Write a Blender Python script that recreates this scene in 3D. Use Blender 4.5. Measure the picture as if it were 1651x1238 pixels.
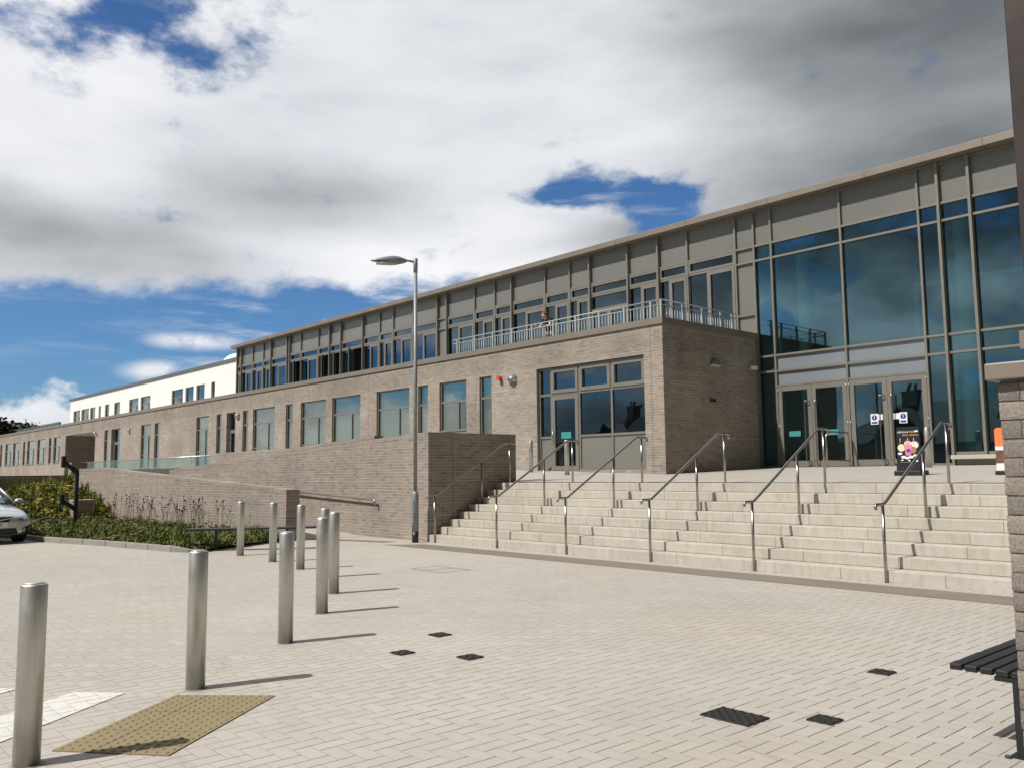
import bpy, bmesh, math, random
from math import sin, cos, pi, radians, floor, sqrt
from mathutils import Vector, Matrix
import numpy as np

S = bpy.context.scene
for o in list(bpy.data.objects):
    bpy.data.objects.remove(o)
COL = S.collection
rnd = random.Random(7)

# ------------------------------------------------------------------ camera
cam = bpy.data.cameras.new('camera')
cam.sensor_width = 36.0
cam.lens = 1384.0 / 1651.0 * 36.0
cam.clip_end = 3000
cam.clip_start = 0.05
camo = bpy.data.objects.new('camera', cam)
COL.objects.link(camo)
Rr = (0.66438221, 0.74732063, -0.0103993)
Ru = (0.08376567, -0.06062841, 0.99463939)
Rf = (-0.74268404, 0.66169182, 0.10288025)
m = Matrix(((Rr[0], Ru[0], -Rf[0], 0), (Rr[1], Ru[1], -Rf[1], 0), (Rr[2], Ru[2], -Rf[2], 1.6), (0, 0, 0, 1)))
camo.matrix_world = m
S.camera = camo

# ------------------------------------------------------------------ render / exposure
S.view_settings.view_transform = 'Standard'
S.view_settings.look = 'None'
S.view_settings.exposure = 0.0
S.view_settings.gamma = 1.0
S.render.engine = 'CYCLES'
S.cycles.max_bounces = 8
S.cycles.transparent_max_bounces = 12

# ------------------------------------------------------------------ node helper
class G:
    """small expression helper over a node tree"""
    def __init__(s, nt):
        s.nt = nt; s.n = nt.nodes; s.l = nt.links
    def new(s, t, **kw):
        nd = s.n.new(t)
        for k, v in kw.items():
            setattr(nd, k, v)
        return nd
    def set(s, nd, i, v):
        if hasattr(v, 'is_output') or isinstance(v, bpy.types.NodeSocket):
            s.l.new(v, nd.inputs[i])
        else:
            nd.inputs[i].default_value = v
    def m(s, op, a, b=0.0, c=None, clamp=False):
        nd = s.new('ShaderNodeMath', operation=op); nd.use_clamp = clamp
        s.set(nd, 0, a); s.set(nd, 1, b)
        if c is not None: s.set(nd, 2, c)
        return nd.outputs[0]
    def vm(s, op, a, b=(0, 0, 0)):
        nd = s.new('ShaderNodeVectorMath', operation=op)
        s.set(nd, 0, a); s.set(nd, 1, b)
        return nd.outputs['Value'] if op in ('LENGTH', 'DISTANCE', 'DOT_PRODUCT') else nd.outputs[0]
    def sep(s, v):
        nd = s.new('ShaderNodeSeparateXYZ'); s.l.new(v, nd.inputs[0]); return nd.outputs
    def comb(s, x, y, z):
        nd = s.new('ShaderNodeCombineXYZ')
        s.set(nd, 0, x); s.set(nd, 1, y); s.set(nd, 2, z); return nd.outputs[0]
    def noise(s, v, scale, detail=4, rough=0.5, dim='3D', out=0):
        nd = s.new('ShaderNodeTexNoise'); nd.noise_dimensions = dim
        if v is not None: s.l.new(v, nd.inputs['Vector'])
        nd.inputs['Scale'].default_value = scale; nd.inputs['Detail'].default_value = detail
        nd.inputs['Roughness'].default_value = rough
        return nd.outputs[out]
    def white(s, v):
        nd = s.new('ShaderNodeTexWhiteNoise'); nd.noise_dimensions = '3D'
        s.l.new(v, nd.inputs['Vector']); return nd.outputs
    def ramp(s, f, stops, interp='LINEAR'):
        nd = s.new('ShaderNodeValToRGB'); nd.color_ramp.interpolation = interp
        e = nd.color_ramp.elements
        while len(e) < len(stops): e.new(0.5)
        for k, (p, c) in enumerate(stops):
            e[k].position = p; e[k].color = (c[0], c[1], c[2], 1) if not isinstance(c, float) else (c, c, c, 1)
        s.l.new(f, nd.inputs[0]); return nd.outputs[0]
    def mix(s, f, a, b, mode='MIX'):
        nd = s.new('ShaderNodeMix'); nd.data_type = 'RGBA'; nd.blend_type = mode
        s.set(nd, 0, f)
        for i, v in ((6, a), (7, b)):
            if isinstance(v, tuple): v = (v[0], v[1], v[2], 1)
            s.set(nd, i, v)
        return nd.outputs[2]
    def map(s, v, a, b, c=0.0, d=1.0, smooth=False):
        nd = s.new('ShaderNodeMapRange')
        nd.interpolation_type = 'SMOOTHSTEP' if smooth else 'LINEAR'
        s.l.new(v, nd.inputs[0])
        for i, q in enumerate((a, b, c, d)): nd.inputs[i + 1].default_value = q
        return nd.outputs[0]
    def pos(s):
        return s.new('ShaderNodeNewGeometry').outputs['Position']
    def bump(s, h, strength, dist=0.01, normal=None):
        nd = s.new('ShaderNodeBump'); nd.inputs['Strength'].default_value = strength
        nd.inputs['Distance'].default_value = dist
        s.l.new(h, nd.inputs['Height'])
        if normal is not None: s.l.new(normal, nd.inputs['Normal'])
        return nd.outputs[0]

# ------------------------------------------------------------------ world
SUN_DIR = Vector((-0.242 * cos(radians(51)), -0.970 * cos(radians(51)), sin(radians(51))))  # towards the sun
W = bpy.data.worlds.new('World'); S.world = W; W.use_nodes = True
g = G(W.node_tree); W.node_tree.nodes.clear()
out = g.new('ShaderNodeOutputWorld'); bg = g.new('ShaderNodeBackground')
g.l.new(bg.outputs[0], out.inputs[0])
sky = g.new('ShaderNodeTexSky', sky_type='NISHITA')
sky.sun_disc = False
sky.sun_elevation = radians(51)
sky.sun_rotation = math.atan2(SUN_DIR.x, SUN_DIR.y)
sky.air_density = 1.0; sky.dust_density = 0.6; sky.ozone_density = 2.5
tc = g.new('ShaderNodeTexCoord')
d = g.vm('NORMALIZE', tc.outputs['Generated'])
dx, dy, dz = g.sep(d)
zz = g.m('MAXIMUM', dz, 0.0)
den = g.m('ADD', zz, 0.10)
uv = g.comb(g.m('DIVIDE', dx, den), g.m('DIVIDE', dy, den), 0.0)
def blob(cx, cy, cz, r, kz=1.0, w=None):
    dd = g.vm('SUBTRACT', d, (cx, cy, cz))
    dd = g.vm('MULTIPLY', dd, (1, 1, kz))
    L = g.vm('LENGTH', dd)
    return g.m('MULTIPLY', g.map(L, 0.0, r, 1.0, 0.0, True), 1.0 if w is None else w)
def ssum(items):
    a = items[0]
    for b in items[1:]: a = g.m('ADD', a, b)
    return a
warp = g.noise(uv, 0.6, 2, 0.5, out=1)
uvw = g.vm('ADD', uv, g.vm('MULTIPLY', g.vm('SUBTRACT', warp, (0.5, 0.5, 0.5)), (0.9, 0.9, 0.9)))
n1 = g.noise(uvw, 0.55, 9, 0.55)
n1b = g.noise(g.vm('ADD', g.vm('MULTIPLY', d, (1, 1, 1.5)), (3.1, 1.7, 0.3)), 7.0, 9, 0.55)
nh = g.noise(g.vm('ADD', g.vm('MULTIPLY', d, (1, 1, 1.8)), (7.7, 0.2, 1.3)), 16.0, 8, 0.62)
dsq = g.vm('MULTIPLY', d, (1, 1, 3.6))
n2 = g.noise(g.vm('ADD', dsq, (0.4, 2.2, 5.0)), 2.6, 6, 0.45)
# coverage: a high cloud deck, a clear band under it, low cloud at the horizon
edge = g.m('ADD', g.m('MULTIPLY', g.m('SUBTRACT', n1b, 0.5), 0.035), g.m('ADD', dz, g.m('MULTIPLY', g.m('SUBTRACT', dy, 0.2), -0.06)))
edge = g.m('ADD', edge, g.m('MULTIPLY', g.m('SUBTRACT', nh, 0.5), 0.05))
deck = g.map(edge, 0.183, 0.208, 0.0, 1.0, True)
deck = g.m('MAXIMUM', deck, g.m('MULTIPLY', g.m('MULTIPLY', g.map(dx, -0.80, -0.66, 0.0, 1.0, True), g.map(n1b, 0.46, 0.56, 0.0, 1.0, True)), g.map(dy, 0.0, -0.2, 0.0, 1.0, True)))
wisp = g.noise(g.vm('MULTIPLY', d, (1, 1, 7.0)), 6.0, 7, 0.62)
wispm = g.m('MULTIPLY', g.map(wisp, 0.50, 0.78, 0.0, 0.75, True), g.map(dy, 0.30, 0.42, 0.25, 1.0, True))
low = g.m('MAXIMUM', g.map(g.m('ADD', dz, g.m('ADD', g.m('MULTIPLY', n1b, -0.10), g.m('MULTIPLY', nh, -0.07))), -0.004, -0.022, 0.0, 0.92, True), g.map(dz, 0.09, -0.02, 0.0, 0.5, True))
wb = ssum([blob(-0.938, 0.329, 0.112, 0.055, 3.2), blob(-0.922, 0.358, 0.146, 0.07, 5.0), blob(-0.905, 0.395, 0.118, 0.05, 4.0)])
wisp2 = g.m('MULTIPLY', wb, g.map(n1b, 0.40, 0.52, 0.2, 1.25, True))
holes = ssum([blob(-0.635, 0.705, 0.318, 0.085, 2.2, 0.95), blob(-0.585, 0.755, 0.286, 0.075, 1.3, 1.0), blob(-0.680, 0.665, 0.312, 0.075, 3.4, 0.75),
              blob(-0.868, 0.235, 0.437, 0.17, 1.6, 0.40), blob(-0.825, 0.32, 0.470, 0.16, 2.0, 0.40), blob(-0.90, 0.17, 0.42, 0.13, 1.8, 0.32), blob(-0.83, 0.36, 0.42, 0.12, 2.2, 0.26),
              blob(-0.35, -0.80, 0.30, 0.62, 1.6, 0.34), blob(-0.90, -0.40, 0.30, 0.42, 1.5, 0.5)])
thick = g.m('ADD', 0.55, g.m('MULTIPLY', g.m('SUBTRACT', g.m('ADD', g.m('MULTIPLY', n1b, 0.6), g.m('MULTIPLY', n1, 0.4)), 0.5), 3.2))
cov = g.m('SUBTRACT', g.m('ADD', 0.70, g.m('ADD', g.m('MULTIPLY', g.m('SUBTRACT', n1b, 0.5), 1.1), g.m('MULTIPLY', g.m('SUBTRACT', nh, 0.5), 1.5))), g.m('MULTIPLY', holes, 0.95))
cov = g.map(cov, -0.04, 0.52, 0.0, 1.0, True)
cov = g.m('MULTIPLY', cov, deck)
lowb = g.m('MULTIPLY', g.map(g.m('ADD', dz, g.m('MULTIPLY', g.m('SUBTRACT', n1b, 0.5), 0.12)), 0.095, 0.065, 0.0, 0.9, True), g.map(dy, 0.05, -0.15, 0.0, 1.0, True))
cov = g.m('MAXIMUM', cov, lowb)
cov = g.m('MAXIMUM', cov, g.m('MAXIMUM', wispm, g.m('MAXIMUM', low, g.m('MINIMUM', wisp2, 0.92))))
cov = g.m('MINIMUM', cov, 1.0)
dark = ssum([blob(-0.30, 0.86, 0.42, 0.62, 1.0, 1.15), blob(-0.926, 0.282, 0.238, 0.30, 4.0, 0.72), blob(-0.845, 0.451, 0.300, 0.26, 4.2, 0.72),
             blob(-0.955, 0.15, 0.27, 0.26, 4.5, 0.45), blob(-0.70, 0.56, 0.46, 0.25, 1.6, 0.30), blob(-0.35, -0.80, 0.40, 0.9, 1.0, 1.0), blob(-0.484, -0.857, 0.175, 0.11, 2.0, -0.75), blob(-0.40, -0.905, 0.15, 0.07, 2.0, -0.6), blob(-0.30, -0.932, 0.19, 0.10, 2.0, -0.8), blob(-0.66, -0.72, 0.16, 0.12, 2.5, -0.5), blob(-0.62, 0.72, 0.27, 0.12, 3.0, 0.35)])
lum = g.m('SUBTRACT', g.m('ADD', 0.90, g.m('MULTIPLY', g.m('SUBTRACT', n2, 0.5), 0.88)), g.m('MULTIPLY', dark, 0.52))
lum = g.m('ADD', lum, g.m('MULTIPLY', g.m('SUBTRACT', nh, 0.5), 0.10))
lum = g.m('ADD', lum, g.m('MULTIPLY', g.map(dy, 0.0, -0.2, 0.0, 1.0, True), g.m('MULTIPLY', g.m('SUBTRACT', n1b, 0.5), 1.6)))
ccol = g.ramp(lum, [(0.0, (0.085, 0.098, 0.112)), (0.25, (0.165, 0.182, 0.200)), (0.5, (0.36, 0.385, 0.41)), (0.78, (0.74, 0.765, 0.81)), (1.0, (0.98, 0.98, 1.0))])
ccol = g.vm('MULTIPLY', ccol, (11.0, 11.0, 11.0))
skyc = g.vm('MULTIPLY', sky.outputs[0], (0.50, 0.79, 1.10))
fin = g.mix(cov, skyc, ccol)
# whole sky dimmed towards +x, mostly out of view, added to deepen wall shade
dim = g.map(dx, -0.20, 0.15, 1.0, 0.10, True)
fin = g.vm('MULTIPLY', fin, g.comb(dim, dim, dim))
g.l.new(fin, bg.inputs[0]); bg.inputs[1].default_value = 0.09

# ------------------------------------------------------------------ sun
sl = bpy.data.lights.new('sun', 'SUN'); sl.energy = 4.9; sl.angle = radians(0.5); sl.color = (1.0, 0.962, 0.905)
so = bpy.data.objects.new('sun', sl); COL.objects.link(so)
so.rotation_euler = SUN_DIR.to_track_quat('Z', 'Y').to_euler()

# ------------------------------------------------------------------ materials
def mat(name):
    mt = bpy.data.materials.new(name); mt.use_nodes = True
    gg = G(mt.node_tree); p = mt.node_tree.nodes['Principled BSDF']
    return mt, gg, p
def P(gg, p, base=None, rough=None, metal=None, spec=None, normal=None):
    for k, v in (('Base Color', base), ('Roughness', rough), ('Metallic', metal), ('Specular IOR Level', spec), ('Normal', normal)):
        if v is None: continue
        if isinstance(v, tuple): v = (v[0], v[1], v[2], 1)
        gg.set(p, k, v)
def plain(name, col, rough=0.6, metal=0.0, var=0.12, scale=6.0, spec=0.5, bump=0.0):
    mt, q, p = mat(name)
    n = q.noise(q.pos(), scale, 5, 0.6)
    f = q.map(n, 0.3, 0.7, 1 - var, 1 + var)
    c = q.mix(1.0, col, q.comb(f, f, f), 'MULTIPLY')
    P(q, p, c, q.map(n, 0.3, 0.7, rough * 0.88, min(1, rough * 1.12)), metal, spec)
    if bump: P(q, p, normal=q.bump(q.noise(q.pos(), 160, 3, 0.6), bump, 0.004))
    return mt

def brick(name, palette, mortar, bw=0.225, bh=0.075, jw=0.010, bstr=0.5, stain=0.18, horiz=False, soldier_top=None, mul=1.0, rough=0.9, offset=0.5, grain=60, gv=0.15, streak=False):
    mt, q, p = mat(name)
    ps = q.pos(); X, Y, Z = q.sep(ps)
    u = q.m('ADD', X, Y); v = Z
    row = q.m('FLOOR', q.m('DIVIDE', v, bh))
    sh = q.m('MULTIPLY', q.m('MODULO', q.m('ADD', row, 1000.0), 2.0), bw * offset)
    uu = q.m('ADD', q.m('ADD', u, sh), 2000 * bw)
    colf = q.m('DIVIDE', uu, bw); col = q.m('FLOOR', colf)
    fx = q.m('MULTIPLY', q.m('SUBTRACT', colf, col), bw)
    fy = q.m('MULTIPLY', q.m('SUBTRACT', q.m('DIVIDE', v, bh), row), bh)
    ex = q.m('MINIMUM', fx, q.m('SUBTRACT', bw, fx)); ey = q.m('MINIMUM', fy, q.m('SUBTRACT', bh, fy))
    dist = q.m('MINIMUM', ex, ey)
    wob = q.m('MULTIPLY', q.m('SUBTRACT', q.noise(ps, 45, 2, 0.5), 0.5), jw * 0.7)
    face = q.map(q.m('ADD', dist, wob), jw * 0.35, jw * 0.75, 0.0, 1.0, True)
    wn = q.white(q.comb(col, row, 3.0))
    n = len(palette)
    bc = q.ramp(wn['Value'], [(k / n, palette[k]) for k in range(n)], 'CONSTANT')
    fine = q.noise(ps, grain, 4, 0.65)
    big = q.noise(ps, 0.55, 4, 0.6)
    f = q.m('MULTIPLY', q.map(fine, 0.3, 0.7, 1 - gv, 1 + gv), q.map(big, 0.3, 0.7, 1 - stain, 1 + stain))
    c = q.mix(face, mortar, bc)
    # pale salt bloom in places
    bl = q.m('MULTIPLY', q.map(q.noise(q.vm('MULTIPLY', ps, (1, 1, 3.0)), 1.3, 6, 0.7), 0.56, 0.78, 0.0, 0.35, True), 1.0)
    c = q.mix(bl, c, (0.50, 0.46, 0.42))
    if streak:
        run = q.noise(q.vm('MULTIPLY', ps, (3.0, 3.0, 0.35)), 1.0, 6, 0.75)
        c = q.mix(q.map(run, 0.54, 0.76, 0.0, 0.38, True), c, (0.13, 0.11, 0.095))
        # some courses carry a whitish smear along the bed joint
        rw = q.white(q.comb(row, 2.0, 7.0))['Value']
        sm_ = q.m('MULTIPLY', q.m('GREATER_THAN', rw, 0.80), q.map(q.noise(q.vm('MULTIPLY', ps, (0.7, 0.7, 4.0)), 1.0, 4, 0.6), 0.45, 0.62, 0.0, 0.6, True))
        c = q.mix(q.m('MULTIPLY', sm_, q.map(fy, 0.014, 0.024, 1.0, 0.0)), c, (0.52, 0.48, 0.43))
        # vertical movement joints
        mj = q.m('ABSOLUTE', q.m('SUBTRACT', q.m('FRACT', q.m('DIVIDE', q.m('ADD', u, 503.3), 7.4)), 0.5))
        c = q.mix(q.map(mj, 0.0008, 0.0014, 1.0, 0.0), c, (0.13, 0.115, 0.10))
    if soldier_top is not None:
        band = q.map(Z, soldier_top - 0.02, soldier_top + 0.02, 1.0, 0.86)
        f = q.m('MULTIPLY', f, band)
    f = q.m('MULTIPLY', f, mul)
    c = q.mix(1.0, c, q.comb(f, f, f), 'MULTIPLY')
    h = q.m('ADD', face, q.m('MULTIPLY', fine, 0.35))
    P(q, p, c, rough, 0.0, 0.25, q.bump(h, bstr, 0.006))
    return mt

PAL = [(0.292, 0.250, 0.208), (0.262, 0.222, 0.186), (0.310, 0.258, 0.210), (0.275, 0.242, 0.208), (0.225, 0.196, 0.172), (0.325, 0.272, 0.222), (0.290, 0.232, 0.190), (0.242, 0.214, 0.190), (0.300, 0.255, 0.212), (0.280, 0.240, 0.200)]
M = {}
M['brick'] = brick('buff_grey_brick', PAL, (0.40, 0.355, 0.305), soldier_top=5.0, streak=True)
PALW = [tuple(v * 0.93 for v in c) for c in PAL]
M['brick_garden'] = brick('garden_wall_brick', PALW, (0.39, 0.345, 0.30), stain=0.12, streak=True)
M['brick_cope'] = brick('brick_on_edge_coping', PALW, (0.36, 0.32, 0.285), bw=0.075, bh=0.12, offset=0.0)
M['pier_block'] = brick('split_faced_block', [(0.225, 0.195, 0.165), (0.195, 0.170, 0.148), (0.25, 0.215, 0.182), (0.18, 0.160, 0.142)], (0.13, 0.115, 0.10), bw=0.30, bh=0.0745, jw=0.004, bstr=1.0, grain=130, stain=0.12, gv=0.42)

def slab_mat(name, col, var=0.14, bump=0.3):
    mt, q, p = mat(name)
    ps = q.pos(); n = q.noise(ps, 1.6, 7, 0.65); n2_ = q.noise(ps, 28, 4, 0.7)
    st = q.noise(q.vm('MULTIPLY', ps, (1.5, 1.5, 0.4)), 3.0, 6, 0.7)
    f = q.m('MULTIPLY', q.map(n, 0.3, 0.7, 1 - var, 1 + var * 0.6), q.map(n2_, 0.3, 0.7, 0.93, 1.06))
    c = q.mix(1.0, col, q.comb(f, f, f), 'MULTIPLY')
    c = q.mix(q.map(st, 0.55, 0.75, 0.0, 0.45, True), c, tuple(v * 0.62 for v in col))
    P(q, p, c, 0.85, 0, 0.3, q.bump(n2_, bump, 0.003))
    return mt

def step_mat():
    mt, q, p = mat('cast_stone_step')
    ps = q.pos(); X, Y, Z = q.sep(ps)
    row = q.m('FLOOR', q.m('DIVIDE', q.m('ADD', Z, -0.0005), 0.17))
    off = q.white(q.comb(row, 5.0, 1.0))['Value']
    cf = q.m('ADD', q.m('DIVIDE', X, 1.5), q.m('ADD', off, 40.0)); cl = q.m('FLOOR', cf)
    fx = q.m('MULTIPLY', q.m('SUBTRACT', cf, cl), 1.5)
    e = q.m('MINIMUM', fx, q.m('SUBTRACT', 1.5, fx))
    joint = q.map(e, 0.003, 0.007, 0.0, 1.0)
    wn = q.white(q.comb(cl, row, 9.0))['Value']
    n = q.noise(ps, 2.4, 7, 0.7); n3 = q.noise(q.vm('MULTIPLY', ps, (9, 9, 2.0)), 1.0, 6, 0.75); fi = q.noise(ps, 60, 3, 0.6)
    c = q.ramp(wn, [(0, (0.42, 0.39, 0.335)), (0.35, (0.465, 0.437, 0.385)), (0.7, (0.47, 0.438, 0.38)), (1.0, (0.40, 0.37, 0.32))])
    f = q.m('MULTIPLY', q.map(n, 0.3, 0.7, 0.90, 1.06), q.map(fi, 0.3, 0.7, 0.95, 1.04))
    c = q.mix(1.0, c, q.comb(f, f, f), 'MULTIPLY')
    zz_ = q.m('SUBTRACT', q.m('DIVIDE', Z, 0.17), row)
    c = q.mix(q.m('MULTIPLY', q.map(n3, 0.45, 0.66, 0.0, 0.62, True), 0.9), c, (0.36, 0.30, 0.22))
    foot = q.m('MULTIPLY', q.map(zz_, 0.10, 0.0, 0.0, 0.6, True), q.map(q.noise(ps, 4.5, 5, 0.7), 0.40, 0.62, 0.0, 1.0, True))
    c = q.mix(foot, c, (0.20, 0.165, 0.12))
    c = q.mix(joint, (0.20, 0.17, 0.13), c)
    P(q, p, c, 0.85, 0, 0.3, q.bump(q.m('ADD', joint, q.m('MULTIPLY', fi, 0.2)), 0.3, 0.004))
    return mt
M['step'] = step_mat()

def herring(paint=False):
    mt, q, p = mat('herringbone_block_paving' if not paint else 'white_paint_on_pavers')
    ps = q.pos(); X, Y, Z = q.sep(ps)
    U = 0.1135
    a = q.m('ADD', q.m('DIVIDE', X, U), 4000.0); b = q.m('ADD', q.m('DIVIDE', Y, U), 4000.0)
    i = q.m('FLOOR', a); j = q.m('FLOOR', b)
    fx = q.m('SUBTRACT', a, i); fy = q.m('SUBTRACT', b, j)
    k = q.m('MODULO', q.m('ADD', q.m('SUBTRACT', i, j), 4000.0), 4.0)
    def is_(v): return q.m('COMPARE', k, float(v), 0.1)
    k0, k1, k2, k3 = is_(0), is_(1), is_(2), is_(3)
    BIG = 9.0
    dL = q.m('ADD', fx, q.m('MULTIPLY', k1, BIG))
    dR = q.m('ADD', q.m('SUBTRACT', 1.0, fx), q.m('MULTIPLY', k0, BIG))
    dB = q.m('ADD', fy, q.m('MULTIPLY', k2, BIG))
    dT = q.m('ADD', q.m('SUBTRACT', 1.0, fy), q.m('MULTIPLY', k3, BIG))
    dist = q.m('MINIMUM', q.m('MINIMUM', dL, dR), q.m('MINIMUM', dB, dT))
    # some joints are tight and sand-filled, some open
    idx = q.comb(q.m('SUBTRACT', i, k1), q.m('SUBTRACT', j, k2), 1.0)
    wn = q.white(idx)
    wv = wn['Value']
    opn = q.noise(ps, 0.45, 3, 0.5)
    jw = q.map(opn, 0.3, 0.7, 0.030, 0.052)
    wob = q.m('MULTIPLY', q.m('SUBTRACT', q.noise(ps, 40, 2, 0.6), 0.5), 0.05)
    dd = q.m('DIVIDE', q.m('ADD', dist, wob), jw)
    face = q.map(dd, 0.5, 1.25, 0.0, 1.0, True)
    # joints running across the view (x direction) are shallower, filled to the brim
    ly = q.m('MINIMUM', dB, dT); lx = q.m('MINIMUM', dL, dR)
    across = q.m('GREATER_THAN', lx, ly)
    # colour
    c = q.ramp(wv, [(0, (0.392, 0.366, 0.322)), (0.3, (0.408, 0.381, 0.337)), (0.6, (0.420, 0.392, 0.347)), (0.85, (0.400, 0.372, 0.328)), (1, (0.432, 0.404, 0.359))])
    if paint: c = q.mix(q.map(q.noise(ps, 16, 6, 0.75), 0.52, 0.68, 0.0, 0.7, True), (0.60, 0.585, 0.55), (0.44, 0.41, 0.36))
    fi = q.noise(ps, 220, 3, 0.7); md = q.noise(ps, 0.9, 7, 0.65); lg = q.noise(ps, 0.16, 4, 0.6)
    f = q.m('MULTIPLY', q.m('MULTIPLY', q.map(fi, 0.25, 0.75, 0.88, 1.10), q.map(md, 0.3, 0.7, 0.93, 1.05)), q.map(lg, 0.3, 0.7, 0.93, 1.06))
    c = q.mix(1.0, c, q.comb(f, f, f), 'MULTIPLY')
    jd = q.m('MULTIPLY', q.m('SUBTRACT', 1.0, face), q.map(q.noise(ps, 3.0, 4, 0.7), 0.3, 0.6, 0.45, 1.0))
    jd = q.m('MULTIPLY', jd, q.map(across, 0.0, 1.0, 1.0, 0.16))
    c = q.mix(jd, c, (0.10, 0.083, 0.065))
    # tyre scuffs and dirt specks
    sp = q.noise(q.vm('MULTIPLY', ps, (1.0, 2.2, 1)), 5.0, 6, 0.75)
    c = q.mix(q.map(sp, 0.70, 0.80, 0.0, 0.5, True), c, (0.20, 0.17, 0.14))
    vo = q.new('ShaderNodeTexVoronoi'); vo.inputs['Scale'].default_value = 1.7; q.l.new(ps, vo.inputs['Vector'])
    gum = q.map(q.m('ADD', vo.outputs['Distance'], q.m('MULTIPLY', q.m('SUBTRACT', q.noise(ps, 30, 2, 0.5), 0.5), 0.012)), 0.018, 0.026, 1.0, 0.0)
    gum = q.m('MULTIPLY', gum, q.map(q.noise(ps, 0.8, 2, 0.5), 0.48, 0.56, 0.0, 0.7))
    c = q.mix(gum, c, (0.10, 0.085, 0.07))
    vo2 = q.new('ShaderNodeTexVoronoi'); vo2.inputs['Scale'].default_value = 0.35; vo2.inputs['Randomness'].default_value = 1.0; q.l.new(ps, vo2.inputs['Vector'])
    blot = q.map(q.m('ADD', vo2.outputs['Distance'], q.m('MULTIPLY', q.noise(ps, 6, 5, 0.7), 0.25)), 0.14, 0.28, 0.5, 0.0, True)
    c = q.mix(blot, c, (0.24, 0.21, 0.175))
    # long tyre scuffs
    ty = q.noise(q.vm('MULTIPLY', q.vm('ADD', ps, q.vm('MULTIPLY', q.noise(ps, 0.3, 2, 0.5, out=1), (2.0, 2.0, 0))), (0.35, 6.0, 1)), 1.0, 5, 0.7)
    c = q.mix(q.map(ty, 0.58, 0.72, 0.0, 0.38, True), c, (0.25, 0.22, 0.19))
    warm = q.noise(q.vm('ADD', ps, (11, 3, 0)), 0.22, 3, 0.5)
    c = q.mix(q.map(warm, 0.45, 0.7, 0.0, 0.35, True), c, q.mix(1.0, c, (1.03, 0.96, 0.90), 'MULTIPLY'))
    h = q.m('ADD', q.m('MULTIPLY', face, q.map(across, 0, 1, 1.0, 0.85)), q.m('MULTIPLY', fi, 0.28))
    h = q.m('ADD', h, q.m('MULTIPLY', wn['Value'], 0.18))
    P(q, p, c, 0.88, 0, 0.3, q.bump(h, 0.55, 0.006))
    return mt
M['paving'] = herring(); M['pavepaint'] = herring(True)
M['strip'] = slab_mat('brown_setts', (0.205, 0.172, 0.138), 0.12)
M['landing'] = slab_mat('pale_landing_paving', (0.385, 0.36, 0.315), 0.08)
M['grass'] = slab_mat('field_grass', (0.06, 0.085, 0.03), 0.3)
M['asphalt'] = slab_mat('asphalt', (0.05, 0.05, 0.05), 0.2)
M['soil'] = slab_mat('dark_soil', (0.085, 0.065, 0.048), 0.4, 0.9)
M['kerb'] = slab_mat('concrete_kerb', (0.30, 0.28, 0.25), 0.18)
M['white_paint'] = slab_mat('white_road_paint', (0.72, 0.70, 0.66), 0.06)
M['concrete'] = slab_mat('pale_concrete', (0.46, 0.43, 0.38), 0.08)
M['render'] = plain('white_render', (0.76, 0.76, 0.74), 0.85, 0, 0.03, 0.8)
M['frame'] = plain('bronze_aluminium', (0.215, 0.200, 0.172), 0.42, 0.25, 0.05, 3)
M['cap'] = plain('taupe_metal_capping', (0.215, 0.182, 0.148), 0.5, 0.2, 0.07, 1.2)
M['greycap'] = plain('grey_metal_capping', (0.13, 0.14, 0.15), 0.5, 0.3, 0.07, 1.2)
M['darkbrown'] = plain('dark_brown_finish', (0.07, 0.055, 0.045), 0.5, 0.2, 0.1, 3)
M['black'] = plain('black_powder_coat', (0.014, 0.015, 0.017), 0.42, 0.0, 0.1, 8)
M['blackplastic'] = plain('black_plastic', (0.012, 0.012, 0.013), 0.55, 0, 0.1, 8)
M['darkpost'] = plain('dark_bronze_post', (0.05, 0.038, 0.032), 0.35, 0.3, 0.1, 3)
M['galv'] = plain('galvanised_steel', (0.26, 0.285, 0.295), 0.55, 0.45, 0.16, 9)
M['galvrail'] = plain('galvanised_rail', (0.38, 0.43, 0.45), 0.5, 0.3, 0.06, 9)
M['lampgrey'] = plain('lamp_head_grey', (0.20, 0.22, 0.24), 0.45, 0.3, 0.1, 9)
M['red'] = plain('red_plastic', (0.55, 0.05, 0.02), 0.4, 0, 0.05)
M['whiteplastic'] = plain('white_plastic', (0.75, 0.75, 0.73), 0.4, 0, 0.03)
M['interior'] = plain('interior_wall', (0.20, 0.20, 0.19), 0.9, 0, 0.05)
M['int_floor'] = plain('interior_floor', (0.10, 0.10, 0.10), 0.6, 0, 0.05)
M['column'] = plain('white_column_paint', (0.88, 0.90, 0.88), 0.5, 0, 0.03)
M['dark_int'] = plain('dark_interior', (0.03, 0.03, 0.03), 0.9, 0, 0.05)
M['teal_notice'] = plain('teal_notice', (0.05, 0.27, 0.26), 0.5, 0, 0.03)
M['blue'] = plain('sign_blue', (0.01, 0.02, 0.30), 0.5, 0, 0.02)
M['cast'] = plain('dark_cast_iron', (0.022, 0.020, 0.019), 0.75, 0.2, 0.3, 60, bump=0.8)
M['roof_tile'] = plain('dark_slate', (0.055, 0.05, 0.05), 0.7, 0, 0.2, 5)
M['house_wall'] = plain('grey_harling', (0.30, 0.29, 0.27), 0.9, 0, 0.08, 5)
M['dome_white'] = plain('white_dome', (0.82, 0.82, 0.82), 0.4, 0, 0.02)

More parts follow.
